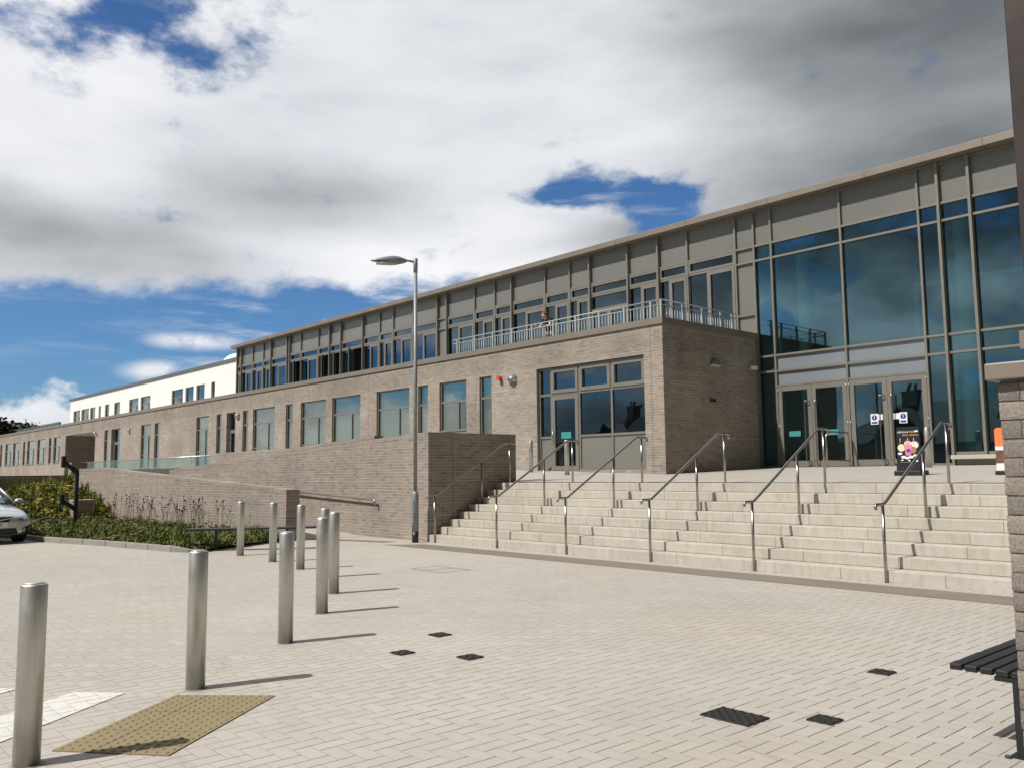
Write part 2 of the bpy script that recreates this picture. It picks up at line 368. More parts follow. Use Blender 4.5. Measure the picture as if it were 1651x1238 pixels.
def steel():
    mt, q, p = mat('brushed_stainless_steel')
    ps = q.pos()
    n = q.noise(q.vm('MULTIPLY', ps, (260, 260, 3.0)), 1.0, 3, 0.6)
    s_ = q.noise(ps, 5.0, 5, 0.7)
    f = q.m('MULTIPLY', q.map(n, 0.3, 0.7, 0.90, 1.06), q.map(s_, 0.35, 0.7, 0.86, 1.03))
    c = q.mix(1.0, (0.58, 0.57, 0.54), q.comb(f, f, f), 'MULTIPLY')
    P(q, p, c, q.map(s_, 0.3, 0.7, 0.42, 0.52), 1.0, 0.5, q.bump(n, 0.06, 0.001))
    return mt
M['steel'] = steel()
def steel2():
    mt, q, p = mat('satin_steel_tube')
    n = q.noise(q.pos(), 9.0, 4, 0.7); f = q.map(n, 0.3, 0.7, 0.88, 1.08)
    P(q, p, q.mix(1.0, (0.40, 0.38, 0.34), q.comb(f, f, f), 'MULTIPLY'), 0.3, 1.0)
    return mt
M['rail'] = steel2()

def glass(name, tint, gain=1.0, base=0.02, ior=1.75, rough=0.008, gcol=(0.82, 0.92, 1.0)):
    mt, q, p = mat(name)
    q.n.remove(p)
    o = [x for x in q.n if x.type == 'OUTPUT_MATERIAL'][0]
    fr = q.new('ShaderNodeFresnel'); fr.inputs[0].default_value = ior
    tr = q.new('ShaderNodeBsdfTransparent'); tr.inputs[0].default_value = (*tint, 1)
    gl = q.new('ShaderNodeBsdfGlossy'); gl.inputs['Roughness'].default_value = rough; gl.inputs[0].default_value = (*gcol, 1)
    # panes are never perfectly flat
    w = q.noise(q.pos(), 0.55, 2, 0.4)
    q.l.new(q.bump(w, 0.16, 0.05), gl.inputs['Normal'])
    fac = q.m('ADD', q.m('MULTIPLY', fr.outputs[0], gain), base, clamp=True)
    mx = q.new('ShaderNodeMixShader'); q.l.new(fac, mx.inputs[0]); q.l.new(tr.outputs[0], mx.inputs[1]); q.l.new(gl.outputs[0], mx.inputs[2])
    q.l.new(mx.outputs[0], o.inputs[0])
    return mt
M['glass_lobby'] = glass('lobby_glass', (0.64, 0.88, 0.88), 1.15, 0.03, gcol=(0.66, 0.88, 1.0))
M['glass_up'] = glass('upper_window_glass', (0.42, 0.66, 0.68), 1.4, 0.05, gcol=(0.64, 0.86, 1.0))
M['glass_low'] = glass('lower_window_glass', (0.84, 0.88, 0.83), 0.7, 0.02, gcol=(0.95, 0.97, 0.96))
M['glass_rail'] = glass('balustrade_glass', (0.80, 0.89, 0.85), 0.16, 0.01)
M['glass_car'] = glass('car_glass', (0.35, 0.42, 0.40), 1.0, 0.05)

def panel_mat(name, col, rough=0.28, spec=0.6):
    mt, q, p = mat(name)
    n = q.noise(q.pos(), 0.7, 3, 0.5)
    f = q.map(n, 0.3, 0.7, 0.95, 1.05)
    P(q, p, q.mix(1.0, col, q.comb(f, f, f), 'MULTIPLY'), rough, 0, spec)
    return mt
M['panel'] = panel_mat('grey_back_painted_panel', (0.170, 0.168, 0.152))
M['panel_pale'] = panel_mat('pale_grey_panel', (0.20, 0.225, 0.245), 0.15, 0.7)
M['panel_low'] = panel_mat('frosted_grey_panel', (0.19, 0.185, 0.165), 0.18, 0.7)
def blind():
    mt, q, p = mat('vertical_blind')
    X, Y, Z = q.sep(q.pos())
    fr = q.m('FRACT', q.m('DIVIDE', q.m('ADD', X, 500.0), 0.11))
    f = q.map(fr, 0.0, 1.0, 0.45, 1.15)
    P(q, p, q.mix(1.0, (0.44, 0.45, 0.37), q.comb(f, f, f), 'MULTIPLY'), 0.9)
    return mt
M['blind'] = blind()
def tactile():
    mt, q, p = mat('buff_tactile_paving')
    ps = q.pos()
    f = q.map(q.noise(ps, 90, 4, 0.7), 0.3, 0.7, 0.86, 1.12)
    P(q, p, q.mix(1.0, (0.250, 0.203, 0.120), q.comb(f, f, f), 'MULTIPLY'), 0.9, 0, 0.2, q.bump(q.noise(ps, 200, 3, 0.6), 0.4, 0.003))
    return mt
M['tactile'] = tactile()
def leaf(name, cols, tl=0.35):
    mt, q, p = mat(name)
    r = q.white(q.vm('MULTIPLY', q.vm('FLOOR', q.vm('MULTIPLY', q.pos(), (14, 14, 14))) if False else q.pos(), (3, 3, 3)))
    n = q.noise(q.pos(), 7, 4, 0.6)
    c = q.ramp(n, [(0.3, cols[0]), (0.5, cols[1]), (0.68, cols[2])])
    P(q, p, c, 0.75, 0, 0.2)
    try:
        p.inputs['Subsurface Weight'].default_value = 0.0
    except Exception: pass
    return mt
M['leaf_green'] = leaf('grassy_leaf', [(0.06, 0.09, 0.02), (0.12, 0.16, 0.04), (0.22, 0.24, 0.075)])
M['leaf_yellow'] = leaf('yellow_flowering_cover', [(0.14, 0.13, 0.03), (0.26, 0.22, 0.04), (0.36, 0.27, 0.05)])
M['leaf_red'] = leaf('rusty_ground_cover', [(0.10, 0.055, 0.03), (0.15, 0.085, 0.04), (0.14, 0.13, 0.045)])
M['leaf_olive'] = leaf('olive_cover', [(0.06, 0.07, 0.02), (0.10, 0.11, 0.03), (0.15, 0.14, 0.05)])
M['seed'] = plain('dark_seedhead', (0.03, 0.018, 0.012), 0.9)
M['stalk'] = plain('dry_stalk', (0.11, 0.08, 0.045), 0.9)
M['tree_leaf'] = leaf('dark_tree_leaf', [(0.018, 0.025, 0.012), (0.03, 0.04, 0.018), (0.05, 0.06, 0.025)])
M['bark'] = plain('tree_bark', (0.05, 0.04, 0.03), 0.9)
M['skin'] = plain('skin', (0.62, 0.38, 0.29), 0.55, 0, 0.03)
M['hair'] = plain('auburn_hair', (0.16, 0.055, 0.025), 0.6, 0, 0.15, 60)
M['navy'] = plain('navy_cloth', (0.012, 0.014, 0.035), 0.85, 0, 0.1)
M['collar'] = plain('white_cloth', (0.75, 0.73, 0.76), 0.85, 0, 0.03)
def carpaint():
    mt, q, p = mat('silver_car_paint')
    P(q, p, (0.50, 0.52, 0.54), 0.28, 0.55)
    p.inputs['Coat Weight'].default_value = 0.8
    return mt
M['carpaint'] = carpaint()
M['tyre'] = plain('tyre_rubber', (0.018, 0.018, 0.018), 0.85)
M['chrome'] = plain('chrome', (0.75, 0.75, 0.75), 0.12, 1.0, 0.02)
M['headlamp'] = plain('headlamp_lens', (0.30, 0.31, 0.32), 0.12, 0.7, 0.25, 20)
M['plate'] = plain('number_plate', (0.75, 0.75, 0.72), 0.5, 0, 0.02)

# ------------------------------------------------------------------ mesh builder
class MB:
    def __init__(s): s.v = []; s.f = []; s.sm = []
    def quad(s, pts, smooth=False):
        b = len(s.v); s.v += [tuple(p) for p in pts]; s.f.append(tuple(range(b, b + len(pts)))); s.sm.append(smooth)
        return s
    def box(s, x0, x1, y0, y1, z0, z1):
        if x0 > x1: x0, x1 = x1, x0
        if y0 > y1: y0, y1 = y1, y0
        if z0 > z1: z0, z1 = z1, z0
        b = len(s.v)
        s.v += [(x0, y0, z0), (x1, y0, z0), (x1, y1, z0), (x0, y1, z0), (x0, y0, z1), (x1, y0, z1), (x1, y1, z1), (x0, y1, z1)]
        for f in ((0, 3, 2, 1), (4, 5, 6, 7), (0, 1, 5, 4), (1, 2, 6, 5), (2, 3, 7, 6), (3, 0, 4, 7)):
            s.f.append(tuple(b + k for k in f)); s.sm.append(False)
        return s
    def prism(s, poly, h0, h1, axis='z'):
        """poly: 2D outline; extruded along axis. h0,h1 floats (or lists for z tops)"""
        n = len(poly); b = len(s.v)
        def mk(p, h):
            if axis == 'z': return (p[0], p[1], h)
            if axis == 'y': return (p[0], h, p[1])
            return (h, p[0], p[1])
        for k, p in enumerate(poly): s.v.append(mk(p, h0))
        for k, p in enumerate(poly): s.v.append(mk(p, h1))
        s.f.append(tuple(b + k for k in reversed(range(n)))); s.f.append(tuple(b + n + k for k in range(n)))
        s.sm += [False, False]
        for k in range(n):
            k2 = (k + 1) % n
            s.f.append((b + k, b + k2, b + n + k2, b + n + k)); s.sm.append(False)
        return s
    def tube(s, pts, r, seg=16, caps=True):
        """pts list of points; r float or list"""
        pts = [Vector(p) for p in pts]; n = len(pts)
        rs = r if isinstance(r, (list, tuple)) else [r] * n
        rings = []
        up = Vector((0, 0, 1))
        prev = None
        for k in range(n):
            if k == 0: t = pts[1] - pts[0]
            elif k == n - 1: t = pts[-1] - pts[-2]
            else: t = (pts[k + 1] - pts[k]).normalized() + (pts[k] - pts[k - 1]).normalized()
            if t.length < 1e-9: t = Vector((0, 0, 1))
            t.normalize()
            if prev is None:
                a = up.cross(t)
                if a.length < 1e-4: a = Vector((1, 0, 0))
            else:
                a = prev - t * prev.dot(t)
                if a.length < 1e-4: a = Vector((1, 0, 0))
            a.normalize(); prev = a
            c = t.cross(a)
            b = len(s.v)
            for q in range(seg):
                th = 2 * pi * q / seg
                s.v.append(tuple(pts[k] + (a * cos(th) + c * sin(th)) * rs[k]))
            rings.append(b)
        for k in range(n - 1):
            for q in range(seg):
                q2 = (q + 1) % seg
                s.f.append((rings[k] + q, rings[k] + q2, rings[k + 1] + q2, rings[k + 1] + q)); s.sm.append(True)
        if caps:
            s.f.append(tuple(rings[0] + q for q in reversed(range(seg)))); s.sm.append(False)
            s.f.append(tuple(rings[-1] + q for q in range(seg))); s.sm.append(False)
        return s
    def lathe(s, prof, seg=24, c=(0, 0, 0)):
        b = len(s.v)
        for (r, z) in prof:
            for q in range(seg):
                th = 2 * pi * q / seg
                s.v.append((c[0] + r * cos(th), c[1] + r * sin(th), c[2] + z))
        for k in range(len(prof) - 1):
            for q in range(seg):
                q2 = (q + 1) % seg
                s.f.append((b + k * seg + q, b + k * seg + q2, b + (k + 1) * seg + q2, b + (k + 1) * seg + q)); s.sm.append(True)
        s.f.append(tuple(b + q for q in reversed(range(seg)))); s.sm.append(False)
        e = b + (len(prof) - 1) * seg
        s.f.append(tuple(e + q for q in range(seg))); s.sm.append(False)
        return s
    def sphere(s, c, r, seg=16, rings=10, sc=(1, 1, 1), z0=-1.0):
        prof = []
        a0 = math.asin(max(-1, z0))
        b = len(s.v)
        for k in range(rings + 1):
            ph = a0 + (pi / 2 - a0) * k / rings
            for q in range(seg):
                th = 2 * pi * q / seg
                s.v.append((c[0] + r * sc[0] * cos(ph) * cos(th), c[1] + r * sc[1] * cos(ph) * sin(th), c[2] + r * sc[2] * sin(ph)))
        for k in range(rings):
            for q in range(seg):
                q2 = (q + 1) % seg
                s.f.append((b + k * seg + q, b + k * seg + q2, b + (k + 1) * seg + q2, b + (k + 1) * seg + q)); s.sm.append(True)
        return s
    def build(s, name, material, parent=None, local=False):
        """vertices are world coordinates unless local; shifted to the parent's origin"""
        off = Vector((0, 0, 0))
        if parent is not None and not local:
            p = parent
            while p is not None:
                off += p.location; p = p.parent
        me = bpy.data.meshes.new(name)
        me.from_pydata([(v[0] - off.x, v[1] - off.y, v[2] - off.z) for v in s.v], [], s.f)
        me.polygons.foreach_set('use_smooth', s.sm)
        me.materials.append(material)
        me.update()
        o = bpy.data.objects.new(name, me); COL.objects.link(o)
        if parent is not None: o.parent = parent
        return o

def bevel(o, w=0.004, seg=2, ang=40):
    md = o.modifiers.new('bevel', 'BEVEL'); md.width = w; md.segments = seg; md.limit_method = 'ANGLE'; md.angle_limit = radians(ang)
    return o
def tag(o, label=None, cat=None, group=None, kind=None):
    if label: o['label'] = label
    if cat: o['category'] = cat
    if group: o['group'] = group
    if kind: o['kind'] = kind
    return o
def thing(name, loc, label, cat, group=None):
    o = bpy.data.objects.new(name, None); COL.objects.link(o)
    o.location = loc; o.empty_display_size = 0.2
    return tag(o, label, cat, group)
def copy_tree(root, loc, label, rotz=0):
    r = root.copy(); COL.objects.link(r); r.location = loc; r.rotation_euler = (0, 0, rotz); r['label'] = label
    def rec(src, dst):
        for ch in [c for c in bpy.data.objects if c.parent == src]:
            c = ch.copy(); COL.objects.link(c); c.parent = dst; rec(ch, c)
    rec(root, r)
    return r
def text(body, size, loc, rot, material, name, parent, extrude=0.001, align='CENTER'):
    cu = bpy.data.curves.new(name, 'FONT'); cu.body = body; cu.size = size; cu.extrude = extrude; cu.align_x = align
    t = bpy.data.objects.new('tmp', cu); COL.objects.link(t)
    dg = bpy.context.evaluated_depsgraph_get()
    me = bpy.data.meshes.new_from_object(t.evaluated_get(dg))
    bpy.data.objects.remove(t)
    me.name = name; me.materials.clear(); me.materials.append(material)
    o = bpy.data.objects.new(name, me); COL.objects.link(o)
    off = Vector((0, 0, 0)); p = parent
    while p is not None: off += p.location; p = p.parent
    o.parent = parent; o.location = Vector(loc) - off; o.rotation_euler = rot
    return o

# ------------------------------------------------------------------ ground
def struct(name, mb, m_): return tag(mb.build(name, m_), kind='structure')
struct('ground', MB().quad([(-900, -900, -0.03), (900, -900, -0.03), (900, 900, -0.03), (-900, 900, -0.03)]), M['grass'])
mb = MB().quad([(-60, -14, 0), (14, -14, 0), (14, 13.0, 0), (-60, 13.0, 0)])
struct('plaza_paving', mb, M['paving'])
mb = MB().quad([(-16.9, 11.02, 0.004), (6, 11.28, 0.004), (6, 12.02, 0.004), (-16.2, 11.72, 0.004)])
struct('paving_strip', mb, M['strip'])
struct('road_surface', MB().quad([(-60, -19, 0.0), (14, -19, 0.0), (14, -14.002, 0.0), (-60, -14.002, 0.0)]), M['asphalt'])

Y1, Y2, Y3 = 19.0, 23.85, 24.0
YS = 12.2           # foot of the steps
XS = -16.70         # left end of the steps
XR = 3.0            # right end of the steps
def lz(x, y):       # landing height
    return 1.36 + 0.0345 * (y - 14.3) + max(0, -15 - x) * 0.028 * max(0, y - 14.3) / 4.7
# steps
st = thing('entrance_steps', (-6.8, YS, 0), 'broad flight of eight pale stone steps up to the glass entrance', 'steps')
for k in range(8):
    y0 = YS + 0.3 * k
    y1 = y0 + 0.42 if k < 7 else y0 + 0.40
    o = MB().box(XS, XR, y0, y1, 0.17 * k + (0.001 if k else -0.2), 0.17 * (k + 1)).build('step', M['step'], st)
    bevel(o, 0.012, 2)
# landing (sloping terrace in front of the doors)
mb = MB()
xs = [-24, -22, -20, -18.5, XS, -15, -12, -8, -4, 0, XR]; ys = [14.7, 16, 17.5, 19.0, 21, 23.7]
for a in range(len(xs) - 1):
    for b in range(len(ys) - 1):
        if xs[a] < XS - 0.01 and ys[b] < 14.9 and ys[b + 1] > 14.9: pass
        mb.quad([(xs[a], ys[b], lz(xs[a], ys[b])), (xs[a + 1], ys[b], lz(xs[a + 1], ys[b])), (xs[a + 1], ys[b + 1], lz(xs[a + 1], ys[b + 1])), (xs[a], ys[b + 1], lz(xs[a], ys[b + 1]))])
struct('entrance_landing', mb, M['landing'])
mb = MB()
mb.quad([(XR, 12.1, 1.36), (30, 12.1, 1.36), (30, 23.7, 1.69), (XR, 23.7, 1.69)])
mb.quad([(XR, 12.1, 0), (30, 12.1, 0), (30, 12.1, 1.36), (XR, 12.1, 1.36)])
struct('upper_path', mb, M['landing'])
# upper terrace ground behind the garden walls, raised ground at far left
mb = MB().quad([(-120, 12.62, 1.62), (-24, 12.62, 1.62), (-24, 18.99, 1.66), (-120, 18.99, 1.66)])
mb.quad([(-120, -3, 1.55), (-41.4, -3, 1.55), (-41.4, 12.62, 1.62), (-120, 12.62, 1.62)])
struct('upper_terrace_ground', mb, M['landing'])
# path between the two garden walls rising to the left
mb = MB().quad([(-41, 10.4, 0.92), (-19.6, 10.4, 0.004), (-19.6, 12.24, 0.004), (-41, 12.24, 0.92)])
struct('ramp_path', mb, M['landing'])
struct('threshold_strip', MB().quad([(-20.3, 10.45, 0.008), (-17.4, 11.4, 0.008), (-17.4, 11.72, 0.008), (-20.4, 10.75, 0.012)]), M['strip'])

# ------------------------------------------------------------------ garden walls
def wall_poly(name, top, y0, y1, label, mat_=None, z0=-0.15, cope=True):
    """wall along x with sloping top; top = [(x,z),...]"""
    w = thing(name, (top[0][0], y0, 0), label, 'wall')
    ct = 0.102
    poly = [(top[0][0], z0)] + [(top[-1][0], z0)] + [(x, z - ct) for x, z in reversed(top)]
    MB().prism(poly, y0 + 0.0, y1, 'y').build('brickwork', mat_ or M['brick_garden'], w)
    poly2 = [(x, z - ct) for x, z in top] + [(x, z) for x, z in reversed(top)]
    MB().prism(poly2, y0 - 0.004, y1 + 0.004, 'y').build('brick_coping', M['brick_cope'], w)
    return w
wall_poly('garden_wall', [(-37.3, 1.955), (-34.4, 1.95), (-19.62, 1.25)], 10.0, 10.36, 'low brick planter wall sloping down to the right, in front of the ramp')
wA = wall_poly('ramp_wall', [(-33.65, 1.86), (-17.4, 2.60), (XS - 0.02, 2.60)], 12.25, 12.60, 'taller brick wall beside the steps, its top sloping down to the left')
# return of that wall along the steps
MB().box(XS - 0.35, XS - 0.016, 12.602, 15.0, -0.1, 2.495).build('return_brickwork', M['brick_garden'], wA)
MB().box(XS - 0.354, XS - 0.012, 12.606, 15.004, 2.497, 2.6).build('brick_coping', M['brick_cope'], wA)
# wall-mounted handrail on the ramp wall
hr = thing('wall_handrail', (-23.6, 12.1, 1.1), 'steel tube handrail fixed along the brick ramp wall', 'handrail')
hz = lambda x: 0.95 + (-19.0 - x) * 0.041
MB().tube([(-28.5, 12.14, hz(-28.5)), (-19.05, 12.14, hz(-19.05)), (-18.98, 12.14, hz(-19) - 0.02), (-18.97, 12.14, hz(-19) - 0.13), (-18.97, 12.24, hz(-19) - 0.13)], 0.024, 12).build('rail', M['rail'], hr)
mb = MB()
for k in range(6):
    x = -19.8 - k * 1.6
    mb.tube([(x, 12.14, hz(x) - 0.02), (x, 12.14, hz(x) - 0.07), (x, 12.25, hz(x) - 0.07)], 0.008, 8)
mb.build('bracket', M['rail'], hr)
wall_poly('terrace_wall', [(-35.29, 2.54), (-28.1, 2.565), (-22.7, 2.80), (-17.4, 3.02)][:3] , 14.5, 14.8, 'brick terrace wall end seen just above the sloping ramp wall', z0=1.5)
# far left shaded wall and piers
w = thing('retaining_wall', (-41.2, 5, 0), 'dark shaded brick retaining wall behind the yellow flower bank', 'wall')
MB().box(-41.38, -41.0, -6, 12.2, -0.2, 1.61).build('brickwork', M['brick_garden'], w)
MB().box(-41.385, -40.995, -6.005, 12.205, 1.612, 1.71).build('brick_coping', M['brick_cope'], w)
w = thing('brick_pier', (-41.2, 11, 0), 'shaded brick pier at the left end of the glass balustrade', 'pier')
MB().box(-41.45, -40.97, 10.66, 11.3, 0, 2.16).build('brickwork', M['brick_garden'], w)
MB().box(-41.455, -40.965, 10.655, 11.305, 2.162, 2.26).build('brick_coping', M['brick_cope'], w)
w = thing('brick_plinth', (-32.8, 8.6, 0), 'small brick plinth beside the black angled post', 'plinth')
bevel(MB().box(-33.2, -32.6, 8.6, 9.3, 0, 0.83).build('brickwork', M['brick_garden'], w), 0.01)

# glass balustrade
gb = thing('glass_balustrade', (-45, 14.5, 1.6), 'long frameless glass balustrade above the planter wall', 'balustrade')
MB().box(-55.4, -35.35, 14.52, 14.72, 1.55, 1.98).build('dark_base_band', M['darkbrown'], gb)  # plain dark brown band along the foot of the glass
x = -55.35; n = 0
while x < -35.6:
    x2 = min(x + 1.98, -35.36)
    MB().box(x, x2 - 0.02, 14.60, 14.616, 1.985, 2.44).build('glass_panel', M['glass_rail'], gb)
    x = x2
MB().tube([(-55.4, 14.608, 2.455), (-35.33, 14.608, 2.465)], 0.022, 8).build('top_rail', M['rail'], gb)

# ------------------------------------------------------------------ school building
B = thing('school_building', (-30, Y1, 0), 'long brown brick school with glazed upper storey, white wing and glass entrance hall', 'building')
HEAD = 4.93
OPEN = [(-98.5, -97.68, 2.79), (-96.25, -93.55, 2.79), (-92.95, -90.25, 2.79), (-89.05, -88.3, 2.79), (-87.45, -84.7, 2.79), (-83.85, -81.2, 2.79),
        (-80.05, -79.3, 2.79), (-78.5, -76.55, 2.79), (-75.0, -67.2, 1.66), (-65.05, -64.15, 2.3), (-63.5, -61.6, 1.66), (-57.45, -55.65, 2.15), (-54.97, -54.15, 2.15),
        (-48.3, -46.55, 2.15), (-45.5, -44.85, 2.15), (-44.19, -43.07, 1.66), (-42.2, -41.55, 2.15), (-41.0, -38.6, 2.15), (-37.46, -36.77, 2.15),
        (-36.0, -33.7, 2.15), (-33.15, -30.83, 2.15), (-29.6, -27.3, 2.15), (-26.72, -26.08, 2.15), (-25.36, -23.77, 3.14), (-23.04, -22.38, 2.15),
        (-20.13, -15.66, 1.66)]
XC = -14.97
XL0 = -106.0
wb_ = MB(); x = XL0; TW = 0.32
for (a, b, s_) in OPEN:
    wb_.box(x, a, Y1, Y1 + TW, 0.5, 5.72)
    wb_.box(a, b, Y1, Y1 + TW, 0.5, s_); wb_.box(a, b, Y1, Y1 + TW, HEAD, 5.72)
    x = b
wb_.box(x, XC, Y1, Y1 + TW, 0.5, 5.72)
wb_.box(XC - TW, XC, Y1 + TW, Y2 + 0.05, 0.5, 5.72)
wb_.box(XL0, XL0 + TW, Y1 + TW, 40, 0.5, 5.72)
wb_.build('brick_wall', M['brick'], B)
# capping
mb = MB().box(XL0 - 0.05, XC + 0.05, Y1 - 0.05, Y1 + 0.42, 5.722, 5.91)
mb.box(XC - 0.42, XC + 0.05, Y1 + 0.42, Y2 - 0.06, 5.722, 5.91)
bevel(mb.build('parapet_capping', M['cap'], B), 0.006)
# terrace deck and dark insides
MB().box(XL0 + 0.4, XC - 0.4, Y1 + 0.43, 39.9, 5.20, 5.36).build('roof_deck', M['concrete'], B)
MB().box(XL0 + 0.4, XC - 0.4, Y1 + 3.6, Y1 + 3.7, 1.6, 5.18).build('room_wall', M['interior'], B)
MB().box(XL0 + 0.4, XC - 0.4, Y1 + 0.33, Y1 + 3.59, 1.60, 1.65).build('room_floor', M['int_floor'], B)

def pane(a, b, y, z0, z1, m_, par, nm='pane'):
    return MB().box(a, b, y, y + 0.012, z0, z1).build(nm, m_, par)
def frame_mb(mb, a, b, z0, z1, y0, y1, w=0.06):
    mb.box(a, a + w, y0, y1, z0, z1); mb.box(b - w, b, y0, y1, z0, z1)
    mb.box(a + w, b - w, y0, y1, z0, z0 + w); mb.box(a + w, b - w, y0, y1, z1 - w, z1)

# lower storey windows
k = 0
for (a, b, s_) in OPEN:
    w_ = b - a
    yy = Y1 + 0.06
    if a < -70 and w_ > 5:                       # covered porch: open recess with a door at the back
        mb = MB().box(a, b, Y1 + 4.2, Y1 + 4.3, 1.66, 5.1)
        mb.box(b + 0.0, b + 0.1, Y1 + TW, Y1 + 4.2, 1.66, 5.1); mb.box(a - 0.1, a, Y1 + TW, Y1 + 4.2, 1.66, 5.1)
        mb.build('porch_wall', M['brick'], B)
        MB().box(a, b, Y1 + TW, Y1 + 4.2, HEAD + 0.01, HEAD + 0.06).build('porch_soffit', M['whiteplastic'], B)
        dr = MB().box(b - 2.9, b - 0.9, Y1 + 4.1, Y1 + 4.19, 1.66, 4.0).build('door', M['black'], B)
        MB().tube([(b - 1.8, Y1 + 4.05, 2.6), (b - 1.8, Y1 + 4.05, 3.4)], 0.02, 8).build('handle', M['rail'], dr)
        continue
    if w_ > 4: continue
    door = s_ < 1.7
    if door: yy = Y1 + 0.20
    fr = MB(); frame_mb(fr, a, b, s_, HEAD, yy, yy + 0.07, 0.055)
    zt = 4.19 if not door else 4.0
    fr.box(a + 0.055, b - 0.055, yy + 0.002, yy + 0.068, zt - 0.035, zt + 0.035)
    if w_ > 1.4 and not door:
        xm = a + w_ * 0.66
        fr.box(xm - 0.03, xm + 0.03, yy + 0.004, yy + 0.066, s_ + 0.055, zt - 0.035)
        if k % 2 == 0 or a < -45:
            fr.box(a + 0.055, xm - 0.03 if w_ > 1.4 else b - .055, yy + 0.006, yy + 0.064, 2.95, 3.01)
    if door:
        o = fr.build('door', M['frame'], B)
        fr2 = MB(); frame_mb(fr2, a + 0.06, b - 0.06, s_ + 0.02, zt - 0.04, yy - 0.012, yy + 0.05, 0.10); fr2.build('leaf_frame', M['frame'], o)
        MB().tube([(b - 0.12, yy - 0.05, 2.5), (b - 0.12, yy - 0.05, 3.3)], 0.014, 8).build('handle', M['rail'], o)
        pane(a + 0.05, b - 0.05, yy + 0.03, s_ + 0.05, HEAD - 0.05, M['glass_up'], o)
    else:
        o = fr.build('window', M['frame'], B)
        pane(a + 0.05, b - 0.05, yy + 0.03, s_ + 0.05, HEAD - 0.05, M['glass_low'], o)
        MB().box(a + 0.01, b - 0.01, Y1 - 0.03, yy - 0.004, s_ - 0.03, s_ + 0.012).build('sill', M['frame'], o)
        if a > -66:
            cover = rnd.choice([1.0, 1.0, 0.6, 0.8]) if w_ > 1.4 else 1.0
            MB().quad([(a + 0.05, yy + 0.22, s_ + 0.04), (a + (w_ - 0.05) * cover, yy + 0.22, s_ + 0.04), (a + (w_ - 0.05) * cover, yy + 0.22, HEAD - 0.04), (a + 0.05, yy + 0.22, HEAD - 0.04)]).build('blind', M['blind'], o)
    k += 1

# big corner window with a door
a, b = -20.13, -15.66; yy = Y1 + 0.11
o = None
fr = MB(); frame_mb(fr, a, b, 1.66, 4.925, yy, yy + 0.09, 0.06)
for xm in (-19.57, -18.34, -17.01):
    fr.box(xm - 0.035, xm + 0.035, yy + 0.002, yy + 0.088, 1.70, 4.87)
fr.box(a + 0.06, b - 0.06, yy + 0.004, yy + 0.086, 4.03, 4.10)
for (p_, q_) in ((a + 0.06, -19.605), (-18.305, -17.045), (-16.975, b - 0.06)):
    fr.box(p_, q_, yy + 0.006, yy + 0.084, 2.68, 2.75)
cw = fr.build('window', M['frame'], B); cw['label'] = 'large corner window with a glazed door in it'
for (p_, q_) in ((-19.535, -18.375), (-18.305, -17.045), (-16.975, -15.72)):
    f2 = MB(); frame_mb(f2, p_, q_, 4.10, 4.865, yy - 0.025, yy + 0.06, 0.11); f2.build('sash', M['frame'], cw)
pane(a + 0.05, b - 0.05, yy + 0.045, 2.715, 4.88, M['glass_up'], cw)
for (p_, q_) in ((a + 0.06, -19.6), (-18.31, -17.04), (-16.98, b - 0.06)):
    pane(p_, q_, yy + 0.04, 1.70, 2.70, M['panel_low'], cw, 'frosted_pane')
dl = MB(); frame_mb(dl, -19.53, -18.38, 1.68, 4.02, yy - 0.02, yy + 0.05, 0.13)
dl = dl.build('door', M['frame'], B)
pane(-19.42, -18.49, yy + 0.02, 1.79, 3.91, M['glass_up'], dl)
MB().box(-19.15, -18.72, yy + 0.005, yy + 0.012, 2.66, 2.86).build('notice', M['teal_notice'], dl)
MB().tube([(-19.46, yy - 0.07, 2.5), (-19.46, yy - 0.07, 2.95)], 0.014, 8).build('handle', M['rail'], dl)
# interior columns / curtain behind the corner window
MB().box(-17.95, -17.62, Y1 + 0.5, Y1 + 0.6, 1.66, 4.9).build('curtain', M['column'], B)
MB().box(-19.95, -19.7, Y1 + 0.5, Y1 + 0.6, 1.66, 4.9).build('curtain', M['column'], B)
MB().prism([(-15.72, 2.75), (-15.72, 4.1), (-15.78, 4.1), (-16.05, 2.75)], Y1 + 0.5, Y1 + 0.55, 'y').build('curtain', M['column'], B)

# ---- upper glazed storey + lobby curtain wall
ROOF = 9.88
XR2 = 4.6
thinM = [-51.56, -50.05, -45.18, -43.12, -36.82, -35.6, -33.9, -29.16, -27.78, -24.64, -23.24, -17.58, -15.66, -14.97, -14.35, -12.04, -9.77, -6.1, -3.8, -1.5, 0.8]
finM = [-53.17, -48.94, -46.82, -46.50, -41.82, -40.61, -38.38, -31.87, -31.15, -26.64, -22.14, -20.23, -18.82, -9.21, -8.41, 3.1]
allM = sorted([-53.82] + thinM + finM)
for x in thinM:
    z0 = 5.36 if x < XC - 0.1 else 1.66
    MB().box(x - 0.03, x + 0.03, Y2 - 0.075, Y2 + 0.08, z0, ROOF).build('mullion', M['frame'], B)
for x in finM + [-53.82]:
    z0 = 5.36 if x < XC - 0.1 else 1.66
    MB().box(x - 0.035, x + 0.035, Y2 - 0.14, Y2 + 0.08, z0, ROOF).build('mullion', M['frame'], B)
tr = MB()
def tz(mb, a, b, z, h=0.032, y0=0.062): pass
def bar(a, b, z, h=0.032, y0=0.062):
    MB().box(a, b, Y2 - y0, Y2 + 0.07, z - h, z + h).build('transom', M['frame'], B)
bar(-53.8, 3.1, 8.745); bar(-53.8, 3.1, ROOF - 0.03, 0.028); bar(XC, 3.1, 8.26); bar(XC, 3.1, 5.15); bar(XC, 3.1, 4.66); bar(-53.8, XC - 0.4, 5.42, 0.06)
